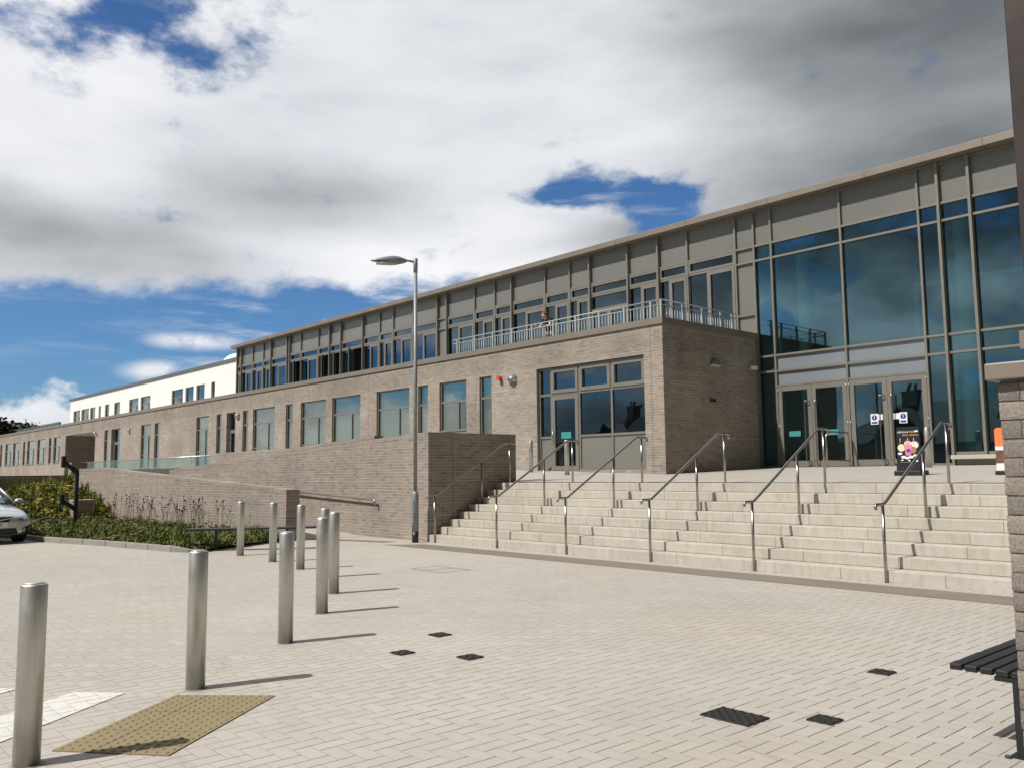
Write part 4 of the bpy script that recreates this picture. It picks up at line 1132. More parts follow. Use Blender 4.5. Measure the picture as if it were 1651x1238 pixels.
# head: lofted leaf shape
prof = [(0.18, 0.04, 6.76, 6.74), (0.26, 0.07, 6.80, 6.69), (0.40, 0.13, 6.845, 6.655), (0.55, 0.155, 6.86, 6.66), (0.75, 0.14, 6.83, 6.685), (0.92, 0.11, 6.79, 6.70), (1.04, 0.06, 6.755, 6.71), (1.08, 0.02, 6.74, 6.725)]
mb = MB(); N_ = 14
for (u, w_, zt, zb) in prof:
    zm_ = zb + (zt - zb) * 0.35
    for k in range(N_):
        th = 2 * pi * k / N_
        c_, s__ = cos(th), sin(th)
        zz_ = zm_ + (zt - zm_) * s__ if s__ > 0 else zm_ + (zm_ - zb) * s__
        mb.v.append(LP(u, w_ * c_, zz_))
for a in range(len(prof) - 1):
    for k in range(N_):
        k2 = (k + 1) % N_
        mb.f.append((a * N_ + k, a * N_ + k2, (a + 1) * N_ + k2, (a + 1) * N_ + k)); mb.sm.append(True)
mb.f.append(tuple(range(N_))); mb.sm.append(False); mb.f.append(tuple((len(prof) - 1) * N_ + k for k in range(N_))); mb.sm.append(False)
mb.build('lamp_head', M['lampgrey'], t, True)
mb = MB()
pp = [(0.45, 0.07), (0.60, 0.12), (0.80, 0.11), (0.95, 0.07)]
mb.prism([LP(u, w_, 0)[:2] for u, w_ in pp] + [LP(u, -w_, 0)[:2] for u, w_ in reversed(pp)], 6.650, 6.688, 'z')
mb.build('lens', plain('lamp_lens', (0.45, 0.42, 0.36), 0.25, 0, 0.1), t, True)

# ------------------------------------------------------------------ benches
def bench(loc, rot, length, width, label, nsl=5, legs=None, seat_h=0.462, off=0.0):
    t = thing('bench', loc, label, 'bench', 'black slatted benches'); t.rotation_euler = (0, 0, rot)
    pitch = width / nsl
    for k in range(nsl):
        y = -width / 2 + pitch * (k + 0.5)
        zz_ = seat_h
        o = MB().box(-length / 2, length / 2, y - pitch * 0.40, y + pitch * 0.40, zz_ - 0.035, zz_).build('slat', M['black'], t, True)
        bevel(o, 0.005)
    for lx in legs or (-length / 2 + 0.12, length / 2 - 0.12):
        for ly in (-width / 2 + 0.40, ):
            lg = MB().box(lx - 0.028, lx + 0.028, off - 0.028, off + 0.028, 0, seat_h - 0.036)
            lg.box(lx - 0.03, lx + 0.03, off - 0.10, off + 0.12, seat_h - 0.06, seat_h - 0.036)
            lg.box(lx - 0.05, lx + 0.05, off - 0.06, off + 0.06, 0, 0.008)
            lg.build('leg', M['black'], t, True)
    return t
bench((-1.94, 6.42, 0), pi / 2, 2.1, 0.50, 'black slatted bench partly hidden by the foreground pier', 6, (-1.02, 0.9), off=-0.12)
bench((-17.95, 8.35, 0), math.atan2(0.95, 0.61), 2.75, 0.42, 'black slatted bench at the edge of the planting bed', 4, (-0.75, 0.75), 0.48)

# ------------------------------------------------------------------ foreground pier and post
t = thing('foreground_pier', (-0.7, 4.0, 0), 'rough split-block brick pier with stone cap at the right edge', 'pier')
pxs, pyf = -1.262, 3.74
H_ = 1.945; hh = 0.0745
mb = MB().box(pxs + 0.003, pxs + 0.715, pyf + 0.003, pyf + 0.445, 0, H_)
z = 0.0
def rough_block(mb, x0, x1, y0, y1, z0, z1, f):
    """block with split (uneven) front and end faces"""
    nx_ = max(2, int((x1 - x0) / 0.02)); nz_ = 5
    g0 = [[(x0 + (x1 - x0) * i / nx_, y0 - f(i, j) * (0 < j < nz_) * (0 < i < nx_ or True), z0 + (z1 - z0) * j / nz_) for j in range(nz_ + 1)] for i in range(nx_ + 1)]
    b_ = len(mb.v)
    for i in range(nx_ + 1):
        for j in range(nz_ + 1): mb.v.append(g0[i][j])
    for i in range(nx_):
        for j in range(nz_):
            q_ = b_ + i * (nz_ + 1) + j
            mb.f.append((q_, q_ + nz_ + 1, q_ + nz_ + 2, q_ + 1)); mb.sm.append(True)
    ny_ = max(2, int((y1 - y0) / 0.02)); b_ = len(mb.v)
    for i in range(ny_ + 1):
        for j in range(nz_ + 1): mb.v.append((g0[0][j][0] - (f(i, j + 3) * (0 < j < nz_) if i > 0 else 0), g0[0][j][1] if i == 0 else y0 + (y1 - y0) * i / ny_, g0[0][j][2]))
    for i in range(ny_):
        for j in range(nz_):
            q_ = b_ + i * (nz_ + 1) + j
            mb.f.append((q_ + nz_ + 1, q_, q_ + 1, q_ + nz_ + 2)); mb.sm.append(True)
    mb.quad([(x0, y0, z1), (x1, y0, z1), (x1, y1, z1), (x0, y1, z1)]).quad([(x0, y1, z0), (x1, y1, z0), (x1, y0, z0), (x0, y0, z0)]).quad([(x1, y0, z0), (x1, y1, z0), (x1, y1, z1), (x1, y0, z1)])
row = 0
while z < H_ - 0.02:
    z2 = min(z + hh, H_); j1 = rnd.uniform(-0.003, 0.004)
    cuts = [pxs] + [pxs + (0.30 if row % 2 else 0.15) , pxs + (0.60 if row % 2 else 0.45), pxs + 0.72]
    for a_, b_2 in zip(cuts[:-1], cuts[1:]):
        jb = rnd.uniform(-0.002, 0.003)
        rough_block(mb, a_ + (0.003 if a_ > pxs else j1), b_2 - 0.003, pyf + jb, pyf + 0.45, z + 0.0015, z2 - 0.0015, lambda i, j: rnd.uniform(0.001, 0.006))
    z = z2; row += 1
o = mb.build('blockwork', M['pier_block'], t)
bevel(MB().box(pxs - 0.035, pxs + 0.76, pyf - 0.045, pyf + 0.50, H_ + 0.002, H_ + 0.07).build('cap_stone', M['cap'], t), 0.006)
t = thing('canopy_post', (-1.15, 4.3, 0), 'dark bronze steel post rising behind the foreground pier', 'post')
bevel(MB().box(-1.285, -1.15, 4.2, 4.34, 0, 5.2).build('shaft', M['darkpost'], t), 0.006)
bevel(MB().box(-1.15, -0.98, 4.12, 4.19, 0, 5.2).build('side_plate', M['galv'], t), 0.004)
MB().box(-1.31, -1.10, 4.17, 4.36, 2.12, 2.20).build('bracket', M['cap'], t)

# ------------------------------------------------------------------ ground details
def cover(cx_, cy_, lx, ly, label, rot=0.0):
    t = thing('drain_cover', (cx_, cy_, 0.004), label, 'drain cover', 'dark covers set in the paving'); t.rotation_euler = (0, 0, rot)
    r_ = random.Random(int(cx_ * 1000)); ring = []
    n_ = 40
    for k in range(n_):
        a_ = 2 * pi * k / n_; ca, sa = cos(a_), sin(a_); m__ = max(abs(ca), abs(sa)); e_ = r_.uniform(0.0, 0.012)
        ring.append((ca / m__ * (lx / 2 + e_), sa / m__ * (ly / 2 + e_)))
    MB().prism(ring, -0.004, 0.0012, 'z').build('grit_edge', M['soil'], t, True)
    mb = MB().box(-lx / 2, lx / 2, -ly / 2, ly / 2, 0.0, 0.007); mb.build('frame', M['cast'], t, True)
    mb = MB(); nx = max(3, int(lx / 0.035)); ny = max(3, int(ly / 0.035))
    for i in range(nx):
        for j in range(ny):
            if (i + j) % 2: continue
            x_ = -lx / 2 + (i + 0.5) * lx / nx; y_ = -ly / 2 + (j + 0.5) * ly / ny
            mb.box(x_ - 0.010, x_ + 0.010, y_ - 0.010, y_ + 0.010, 0.0072, 0.0115)
    mb.build('tread_studs', M['cast'], t, True)
cover(-3.38, 4.93, 0.36, 0.25, 'largest dark cover in the paving, nearest the camera')
cover(-2.94, 5.28, 0.17, 0.16, 'small worn dark cover right of the largest cover')
cover(-3.29, 6.82, 0.16, 0.15, 'small dark cover halfway between the bench and the steps')
cover(-6.59, 4.52, 0.16, 0.16, 'leftmost of the three small dark covers')
cover(-7.05, 5.28, 0.17, 0.17, 'farthest of the three small dark covers')
cover(-6.02, 4.84, 0.17, 0.17, 'rightmost of the three small dark covers')
t = thing('paved_manhole', (-11.8, 8.85, 0.004), 'faint outline of a paved manhole lid between lamp and bollards', 'manhole cover')
mb = MB(); frame_mb(mb, -0.45, 0.45, -0.28, 0.28, 0, 1, 0.012)
m2 = MB()
for (a, b, c, d_) in ((-0.45, 0.45, -0.28, -0.274), (-0.45, 0.45, 0.274, 0.28), (-0.45, -0.444, -0.274, 0.274), (0.444, 0.45, -0.274, 0.274), (-0.003, 0.003, -0.274, 0.274)):
    m2.box(a, b, c, d_, 0, 0.002)
m2.build('lid_frame', M['cast'], t, True)
t = thing('stone_pebble', (-1.88, 5.33, 0.0), 'small dark pebble on the paving by the bench leg', 'stone')
MB().sphere((-1.88, 5.33, 0.008), 0.016, 12, 8, (1.2, 0.9, 0.7)).build('pebble', plain('dark_pebble', (0.06, 0.045, 0.04), 0.8), t)

# tactile paving
t = thing('tactile_paving', (-5.85, 2.2, 0.004), 'buff blister tactile paving between the two nearest bollards', 'tactile paving')
c0, c1, c2, c3 = [Vector(c_) for c_ in ((-5.73, 1.45), (-6.51, 2.46), (-5.99, 2.99), (-5.16, 1.92))]
mb = MB().prism([tuple(c0), tuple(c3), tuple(c2), tuple(c1)], 0.0, 0.007, 'z'); nu, nv = 20, 11
for i in range(nu):
    for j in range(nv):
        u = (i + 0.5) / nu; v = (j + 0.5) / nv
        p_ = (c0 * (1 - u) + c1 * u) * (1 - v) + (c3 * (1 - u) + c2 * u) * v
        b_ = len(mb.v)
        for (r_, zz_) in ((0.016, 0.0072), (0.010, 0.0145)):
            for k in range(10): mb.v.append((p_.x + r_ * cos(k * pi / 5), p_.y + r_ * sin(k * pi / 5), zz_))
        for k in range(10):
            k2 = (k + 1) % 10; mb.f.append((b_ + k, b_ + k2, b_ + 10 + k2, b_ + 10 + k)); mb.sm.append(True)
        mb.f.append(tuple(b_ + 10 + k for k in range(10))); mb.sm.append(False)
mb.build('slab', M['tactile'], t)
mb = MB()
for v in (0.34, 0.67):
    a = c0 * (1 - v) + c3 * v; b = c1 * (1 - v) + c2 * v; n_ = Vector((-(b - a).y, (b - a).x)).normalized() * 0.002
    mb.quad([(*(a - n_), 0.0076), (*(a + n_), 0.0076), (*(b + n_), 0.0076), (*(b - n_), 0.0076)])
for u in (0.33, 0.66):
    a = c0 * (1 - u) + c1 * u; b = c3 * (1 - u) + c2 * u; n_ = Vector((-(b - a).y, (b - a).x)).normalized() * 0.002
    mb.quad([(*(a - n_), 0.0077), (*(a + n_), 0.0077), (*(b + n_), 0.0077), (*(b - n_), 0.0077)])
mb.build('slab_joints', M['soil'], t)
# white marking
mp = M['pavepaint']
o = MB().quad([(-7.15, 1.94, 0.005), (-6.60, 1.10, 0.005), (-5.80, 0.90, 0.005), (-6.13, 1.26, 0.005), (-6.85, 2.22, 0.005)][::-1]).build('white_road_marking', mp)
tag(o, 'white painted arrowhead marking on the pavers beside the nearest bollard', 'road marking')
o = MB().quad([(-7.56, 1.65, 0.005), (-7.69, 1.56, 0.005), (-7.60, 1.30, 0.005), (-7.20, 1.05, 0.005)]).build('white_road_marking', mp)
tag(o, 'small white painted corner at the far left edge of the plaza', 'road marking')

# kerb and bed edging
kp = [(-60, -0.6), (-45, 1.9), (-30, 4.65), (-25.66, 5.57), (-24.31, 5.68), (-21.53, 6.40), (-18.75, 6.90)]
mb = MB()
def kerb_seg(mb, a, b, h0, h1, w_=0.14):
    a = Vector(a); b = Vector(b); t_ = (b - a).normalized(); n_ = Vector((-t_.y, t_.x)) * w_
    v = [(a.x, a.y, 0), (b.x, b.y, 0), (b.x + n_.x, b.y + n_.y, 0), (a.x + n_.x, a.y + n_.y, 0), (a.x, a.y, h0), (b.x, b.y, h1), (b.x + n_.x, b.y + n_.y, h1), (a.x + n_.x, a.y + n_.y, h0)]
    s_ = len(mb.v); mb.v += v
    for f in ((4, 5, 6, 7), (0, 1, 5, 4), (1, 2, 6, 5), (2, 3, 7, 6), (3, 0, 4, 7)): mb.f.append(tuple(s_ + q for q in f)); mb.sm.append(False)
for a, b in zip(kp[:-1], kp[1:]):
    L = (Vector(b) - Vector(a)).length; n = max(1, round(L / 0.92))
    for k in range(n):
        p0 = Vector(a).lerp(Vector(b), k / n); p1 = Vector(a).lerp(Vector(b), (k + 1) / n - 0.006)
        kerb_seg(mb, p0, p1, 0.125, 0.125)
kerb_seg(mb, (-18.75, 6.9), (-18.1, 7.25), 0.125, 0.02)
for k in range(4):
    p0 = Vector((-18.1, 7.25)).lerp(Vector((-19.62, 10.0)), k / 4); p1 = Vector((-18.1, 7.25)).lerp(Vector((-19.62, 10.0)), (k + 0.99) / 4)
    kerb_seg(mb, p0, p1, 0.02, 0.02, 0.08)
o = mb.build('kerb', M['kerb']); bevel(o, 0.012); tag(o, kind='structure')

# planting bed soil
def soilz(x, y):
    t_ = min(1, max(0, (-31.5 - x) / 6.5)); t_ = t_ * t_ * (3 - 2 * t_)
    base = 0.06 + 0.05 * sin(x * 1.3) * sin(y * 1.7) * 0.5
    ky = 5.6 + (x + 25.66) * 0.185
    d_ = max(0, y - ky)
    return base + t_ * (0.20 * max(0, y - 4.5)) * min(1, d_ / 1.2)
def kerby(x):
    for a, b in zip(kp[:-1], kp[1:]):
        if a[0] <= x <= b[0]: return a[1] + (b[1] - a[1]) * (x - a[0]) / (b[0] - a[0]) + 0.1
    if x > -18.75: return 7.1 + (x + 18.75) * 0
    return kp[0][1]
mb = MB(); nx, ny = 90, 14
def yend(x):
    if x < -37.3: return 10.7
    return 10.02
for i in range(nx + 1):
    x = -41.05 + (22.9) * i / nx
    y0 = kerby(x); y1 = yend(x)
    if x > -19.6: y1 = max(y0 + 0.02, 10.0 - (x + 19.6) * 1.83 )
    for j in range(ny + 1):
        y = y0 + (y1 - y0) * j / ny
        mb.v.append((x, y, soilz(x, y)))
for i in range(nx):
    for j in range(ny):
        a = i * (ny + 1) + j
        mb.f.append((a, a + ny + 1, a + ny + 2, a + 1)); mb.sm.append(True)
tag(mb.build('planting_bed_soil', M['soil']), kind='structure')

# ---- plants
from mathutils import noise as mn
def nz(x, y, s, o): return mn.noise(Vector((x * s + o, y * s - o, o * 0.7)))
def tufts(n, xf, yf_, hf, wf, blades, mat_, name, label, cat, seedv, lean=0.5, broad=0.012):
    r = random.Random(seedv); mb = MB()
    for _ in range(n):
        x = r.uniform(*xf); y = r.uniform(kerby(x) + 0.05, yend(x) - 0.05) if yf_ is None else r.uniform(*yf_)
        if x > -19.6 and y > 10.0 - (x + 19.6) * 1.83: continue
        if y < kerby(x) + 0.03: continue
        if wf and not wf(x, y, r): continue
        z = soilz(x, y); h = (0.68 if x > -33 else 1.0) * hf(r) * (0.55 + 1.1 * max(0, nz(x, y, 1.3, 50.0) + 0.4))
        for b_ in range(blades):
            a = r.uniform(0, 2 * pi); ox, oy = r.gauss(0, 0.05), r.gauss(0, 0.05)
            l = r.uniform(0.1, lean) * h; hh_ = h * r.uniform(0.55, 1.0); w_ = broad * r.uniform(0.7, 1.4)
            px_, py_ = -sin(a) * w_, cos(a) * w_
            bx, by = x + ox, y + oy
            mx, my = bx + cos(a) * l * 0.4, by + sin(a) * l * 0.4
            ex, ey = bx + cos(a) * l, by + sin(a) * l
            s_ = len(mb.v)
            mb.v += [(bx - px_, by - py_, z), (bx + px_, by + py_, z), (mx + px_, my + py_, z + hh_ * 0.6), (mx - px_, my - py_, z + hh_ * 0.6), (ex, ey, z + hh_)]
            mb.f.append((s_, s_ + 1, s_ + 2, s_ + 3)); mb.sm.append(False); mb.f.append((s_ + 3, s_ + 2, s_ + 4)); mb.sm.append(False)
    o = mb.build(name, mat_); tag(o, label, cat, kind='stuff'); return o
def leaves(n, hf, wf, mat_, name, label, cat, seedv, size=0.035, xf=(-41, -18)):
    r = random.Random(seedv); mb = MB()
    for _ in range(n):
        x = r.uniform(*xf); y = r.uniform(kerby(x) + 0.03, yend(x) - 0.05)
        if x > -19.6 and y > 10.0 - (x + 19.6) * 1.83: continue
        if not wf(x, y, r): continue
        z0 = soilz(x, y); hmax = (0.75 if x > -33 else 1.0) * hf(x, y, r) * (0.45 + 1.2 * max(0, nz(x, y, 1.6, 70.0) + 0.35))
        for _k in range(9):
            z = z0 + r.uniform(0.02, hmax); s2 = size * r.uniform(0.5, 1.9)
            cx_, cy_ = x + r.gauss(0, 0.06), y + r.gauss(0, 0.06)
            a = r.uniform(0, pi); ti = r.uniform(-0.9, 0.9)
            u = Vector((cos(a), sin(a), 0)) * s2; v = Vector((-sin(a) * cos(ti), cos(a) * cos(ti), sin(ti))) * s2 * 0.7
            c_ = Vector((cx_, cy_, z))
            s_ = len(mb.v); mb.v += [tuple(c_ - u), tuple(c_ + v), tuple(c_ + u), tuple(c_ - v)]
            mb.f.append((s_, s_ + 1, s_ + 2, s_ + 3)); mb.sm.append(False)
    o = mb.build(name, mat_); tag(o, label, cat, kind='stuff'); return o
tufts(1900, (-36.5, -18.2), None, lambda r: r.uniform(0.14, 0.42), lambda x, y, r: nz(x, y, 0.5, 3.0) + r.uniform(-0.2, 0.2) > 0.0, 14, M['leaf_green'], 'tall_grass', 'tufts of tall green grass in front of the planter wall', 'grass', 11)
tufts(1100, (-41, -33), None, lambda r: r.uniform(0.25, 0.6), lambda x, y, r: nz(x, y, 0.4, 9.0) + r.uniform(-0.2, 0.2) > -0.2, 14, M['leaf_green'], 'bank_grass', 'green grass growing on the bank behind the car', 'grass', 12, broad=0.016)
leaves(3800, lambda x, y, r: r.uniform(0.2, 0.5), lambda x, y, r: x < -32.5 and nz(x, y, 0.35, 5.0) + (y - 7.0) * 0.16 + r.uniform(-0.2, 0.2) > -0.05, M['leaf_yellow'], 'yellow_flower_cover', 'yellow flowering ground cover on the bank behind the car', 'ground cover', 13, 0.045, (-41, -31))
leaves(900, lambda x, y, r: r.uniform(0.14, 0.36), lambda x, y, r: nz(x, y, 0.8, 21.0) + r.uniform(-0.2, 0.2) > 0.10, M['leaf_red'], 'rusty_ground_cover', 'patches of rust coloured ground cover in the bed', 'ground cover', 14)
leaves(3000, lambda x, y, r: r.uniform(0.12, 0.36), lambda x, y, r: nz(x, y, 0.7, 33.0) + r.uniform(-0.3, 0.3) > -0.05, M['leaf_olive'], 'low_green_cover', 'low olive green foliage along the kerb', 'ground cover', 15)
# seed head stalks
r = random.Random(5); ms = MB(); mh = MB()
for _ in range(210):
    x = r.uniform(-33.5, -20.3); dens = 0.25 + 0.75 * max(0, 1 - abs(x + 24.5) / 4.5)
    if r.random() > dens: continue
    y = r.uniform(8.3, 9.8); z = soilz(x, y); h = r.uniform(0.55, 1.02)
    dx_, dy_ = r.gauss(0, 0.10), r.gauss(0, 0.10)
    ms.tube([(x, y, z), (x + dx_ * 0.4, y + dy_ * 0.4, z + h * 0.6), (x + dx_, y + dy_, z + h)], 0.004, 4, False)
    mh.sphere((x + dx_, y + dy_, z + h + 0.02), r.uniform(0.016, 0.026), 8, 5)
    if r.random() < 0.5:
        ms.tube([(x + dx_ * 0.4, y + dy_ * 0.4, z + h * 0.6), (x - dx_, y + dy_, z + h * 0.9)], 0.003, 4, False)
        mh.sphere((x - dx_, y + dy_, z + h * 0.9 + 0.02), r.uniform(0.014, 0.022), 8, 5)
sk = thing('seedhead_flowers', (-25, 9.2, 0), 'dry stalks with dark round seedheads against the planter wall', 'flowers'); sk['kind'] = 'stuff'
ms.build('stalks', M['stalk'], sk); mh.build('seedheads', M['seed'], sk)

# ------------------------------------------------------------------ black angled post
t = thing('angled_post', (-27.9, 7.4, 0), 'black post with two slanted arms at the planting bed', 'post')
y_ = 7.42
MB().box(-27.96, -27.84, y_ - 0.045, y_ + 0.045, 0, 1.74).build('upright', M['black'], t)
def arm(z0, z1, hz0, hz1):
    mb = MB().prism([(y_ - 0.03, z0 - 0.06), (y_ + 0.045, z0), (y_ + 0.03, z0 + 0.07), (7.06, z1 + 0.07), (7.0, z1)][::-1], -27.94, -27.86, 'x')
    mb.build('arm', M['black'], t)
    bevel(MB().box(-27.98, -27.82, 6.98, 7.09, hz0, hz1).build('end_box', M['black'], t), 0.01)
arm(1.74, 2.06, 1.90, 2.24); arm(0.66, 0.90, 0.80, 1.12)

# ------------------------------------------------------------------ car
def car():
    t = thing('parked_car', (-26.4, 4.4, 0), 'silver saloon car parked by the kerb at the left edge', 'car')
    # local: x forward, y left, z up ; front bumper at x = +2.2
    ST = [ # x, halfwidth low, halfwidth belt, zbottom, zbelt(top of body)
        (2.30, 0.56, 0.50, 0.26, 0.58), (2.22, 0.76, 0.68, 0.20, 0.68), (2.06, 0.87, 0.79, 0.19, 0.76), (1.80, 0.89, 0.83, 0.20, 0.82), (1.40, 0.90, 0.86, 0.20, 0.89), (1.00, 0.90, 0.87, 0.22, 0.94),
        (0.70, 0.90, 0.87, 0.22, 0.97), (0.0, 0.90, 0.87, 0.22, 0.97), (-0.8, 0.90, 0.87, 0.22, 0.98), (-1.6, 0.90, 0.86, 0.24, 1.0), (-2.05, 0.86, 0.80, 0.26, 1.0), (-2.35, 0.78, 0.72, 0.32, 0.96), (-2.42, 0.66, 0.6, 0.38, 0.85)]
    mb = MB(); ring = 0
    def sec(x, wl, wbt, z0, z1):
        h = z1 - z0
        pts = [(0, z0), (wl * 0.80, z0), (wl * 0.97, z0 + h * 0.14), (wl, z0 + h * 0.40), (wl * 0.985, z0 + h * 0.68), (wbt, z0 + h * 0.86), (wbt * 0.88, z0 + h * 0.965), (wbt * 0.5, z1 + 0.012), (0, z1 + 0.02)]
        return [(x, yy_, zz_) for yy_, zz_ in pts] + [(x, -yy_, zz_) for yy_, zz_ in pts[-2:0:-1]]
    n = None
    for s_ in ST:
        q = sec(*s_); n = len(q); mb.v += q
    for a in range(len(ST) - 1):
        for k in range(n):
            k2 = (k + 1) % n; mb.f.append((a * n + k, (a + 1) * n + k, (a + 1) * n + k2, a * n + k2)); mb.sm.append(True)
    mb.f.append(tuple(range(n))); mb.sm.append(True); mb.f.append(tuple((len(ST) - 1) * n + k for k in reversed(range(n)))); mb.sm.append(True)
    body = mb.build('body', M['carpaint'], t, True)
    sm = body.modifiers.new('sub', 'SUBSURF'); sm.levels = 2; sm.render_levels = 2
    # cabin
    CB = [(1.02, 0.80, 0.80, 0.96, 0.965), (0.30, 0.80, 0.62, 0.96, 1.36), (-0.10, 0.80, 0.62, 0.96, 1.43), (-0.75, 0.80, 0.61, 0.96, 1.42), (-1.25, 0.79, 0.60, 0.97, 1.30), (-1.95, 0.74, 0.70, 0.98, 1.0)]
    mg = MB(); mr = MB()
    for s_ in CB:
        x, wl, wt, z0, z1 = s_; mg.v += [(x, wl, z0), (x, wt, z1), (x, wt * 0.5, z1 + 0.012), (x, -wt * 0.5, z1 + 0.012), (x, -wt, z1), (x, -wl, z0)]
    for a in range(len(CB) - 1):
        for k in range(5):
            if a in (1, 2, 3) and k in (1, 2, 3): continue
            mg.f.append((a * 6 + k, (a + 1) * 6 + k, (a + 1) * 6 + k + 1, a * 6 + k + 1)); mg.sm.append(True)
    mg.build('windscreen_and_windows', M['glass_car'], t, True)
    for a in (1, 2, 3):
        for k in (1, 2, 3):
            vv = [mg.v[a * 6 + k], mg.v[(a + 1) * 6 + k], mg.v[(a + 1) * 6 + k + 1], mg.v[a * 6 + k + 1]]
            mr.quad([(p_[0], p_[1] * 1.01, p_[2] + 0.004) for p_ in vv], True)
    for sg in (1, -1):
        mr.tube([(1.05, sg * 0.80, 0.955), (0.30, sg * 0.625, 1.365), (-0.1, sg * 0.625, 1.43), (-0.75, sg * 0.615, 1.42), (-1.25, sg * 0.605, 1.30), (-1.95, sg * 0.72, 1.0)], 0.028, 8)
        mr.tube([(-0.35, sg * 0.81, 0.96), (-0.42, sg * 0.625, 1.42)], 0.03, 8)
    mr.build('roof', M['carpaint'], t, True)
    MB().box(-1.6, 0.7, -0.7, 0.7, 0.9, 0.955).build('cabin_floor', M['blackplastic'], t, True)
    def patch(poly, name, mt_, off):
        bm = bmesh.new()
        if sum(poly[k][0] * poly[(k + 1) % len(poly)][1] - poly[(k + 1) % len(poly)][0] * poly[k][1] for k in range(len(poly))) < 0: poly = poly[::-1]
        bm.faces.new([bm.verts.new((2.7, y__, z__)) for y__, z__ in poly])
        bmesh.ops.triangulate(bm, faces=bm.faces[:]); bmesh.ops.subdivide_edges(bm, edges=bm.edges[:], cuts=5, use_grid_fill=True)
        me = bpy.data.meshes.new(name); bm.to_mesh(me); bm.free(); me.materials.append(mt_)
        o = bpy.data.objects.new(name, me); COL.objects.link(o); o.parent = t
        sw = o.modifiers.new('wrap', 'SHRINKWRAP'); sw.target = body; sw.wrap_method = 'PROJECT'; sw.use_project_x = True; sw.use_project_y = False; sw.use_project_z = False
        sw.use_positive_direction = False; sw.use_negative_direction = True; sw.offset = off
        return o
    for sg in (1, -1):
        patch([(0.50 * sg, 0.60), (0.62 * sg, 0.53), (0.78 * sg, 0.55), (0.88 * sg, 0.66), (0.86 * sg, 0.73), (0.74 * sg, 0.71)], 'headlight', M['headlamp'], 0.012)
        patch([(0.58 * sg, 0.62), (0.66 * sg, 0.57), (0.74 * sg, 0.60), (0.72 * sg, 0.67)], 'headlight_reflector', M['chrome'], 0.018)
        patch([(0.60 * sg, 0.24), (0.82 * sg, 0.26), (0.84 * sg, 0.45), (0.68 * sg, 0.40)], 'bumper_vent', M['blackplastic'], 0.008)
        patch([(0.66 * sg + 0.045 * cos(k * pi / 6), 0.33 + 0.045 * sin(k * pi / 6)) for k in range(12)], 'fog_light', M['chrome'], 0.016)
        mi = MB().sphere((0.72, 1.0 * sg, 1.0), 0.11, 14, 8, (0.7, 1.0, 0.68)); mi.tube([(0.78, 0.82 * sg, 0.94), (0.74, 0.93 * sg, 0.97)], 0.03, 8)
        mi.build('wing_mirror', M['carpaint'], t, True)
        for xw in (1.38, -1.35):
            wh = MB().tube([(xw, 0.70 * sg, 0.32), (xw, 0.91 * sg, 0.32)], 0.325, 28); w_o = wh.build('wheel', M['tyre'], t, True)
            MB().tube([(xw, 0.90 * sg, 0.32), (xw, 0.918 * sg, 0.32)], 0.21, 20).build('rim', M['chrome'], w_o, True)
    patch([(-0.40, 0.665), (0.40, 0.665), (0.28, 0.53), (-0.28, 0.53)], 'upper_grille', M['blackplastic'], 0.006)
    patch([(-0.54, 0.21), (0.54, 0.21), (0.46, 0.385), (-0.46, 0.385)], 'lower_grille', M['blackplastic'], 0.006)
    MB().tube([(2.30, -0.40, 0.63), (2.315, 0, 0.57), (2.30, 0.40, 0.63)], 0.012, 8).build('grille_bar', M['chrome'], t, True)
    pl = MB().box(2.305, 2.315, -0.26, 0.26, 0.42, 0.53).build('number_plate', M['plate'], t, True)
    tx = text('BT 9SK', 0.105, (0, 0, 0), (pi / 2, 0, pi / 2), M['blackplastic'], 'plate_lettering', t)
    tx.location = (2.317, 0.0, 0.437); tx.parent = pl
    t.rotation_euler = (0, 0, 0.10)
    return t
car()

# ------------------------------------------------------------------ person on the terrace
def skinned(name, verts, edges, radii, material, parent, sub=2):
    me = bpy.data.meshes.new(name); me.from_pydata(verts, edges, [])
    o = bpy.data.objects.new(name, me); COL.objects.link(o); o.parent = parent
    o.modifiers.new('skin', 'SKIN')
    for k, r_ in enumerate(radii):
        me.skin_vertices[0].data[k].radius = (r_, r_) if not isinstance(r_, tuple) else r_
    me.skin_vertices[0].data[0].use_root = True
    md = o.modifiers.new('sub', 'SUBSURF'); md.levels = sub; md.render_levels = sub
    me.materials.append(material)
    return o
pr = thing('person', (-20.22, 19.62, 5.42), 'person in a navy top with white collar leaning on the balcony railing', 'person')
# local coordinates; faces -y (outwards), leaning forward, head bowed to the right
V = [(0, 0.12, 0.80), (0, 0.08, 0.98), (0, 0.0, 1.16), (0, -0.07, 1.20), (0.02, -0.12, 1.25), (0.04, -0.16, 1.30),
     (-0.16, -0.02, 1.19), (-0.24, -0.12, 0.97), (-0.20, -0.30, 0.93), (-0.16, -0.36, 1.0),
     (0.17, -0.03, 1.19), (0.25, -0.14, 0.98), (0.20, -0.32, 0.95), (0.15, -0.37, 1.0),
     (-0.09, 0.12, 0.74), (-0.10, 0.10, 0.42), (-0.10, 0.14, 0.06), (-0.10, 0.02, 0.03),
     (0.09, 0.12, 0.74), (0.10, 0.10, 0.42), (0.10, 0.14, 0.06), (0.10, 0.02, 0.03)]
E_ = [(0, 1), (1, 2), (2, 3), (3, 4), (4, 5), (2, 6), (6, 7), (7, 8), (8, 9), (2, 10), (10, 11), (11, 12), (12, 13), (0, 14), (14, 15), (15, 16), (16, 17), (0, 18), (18, 19), (19, 20), (20, 21)]
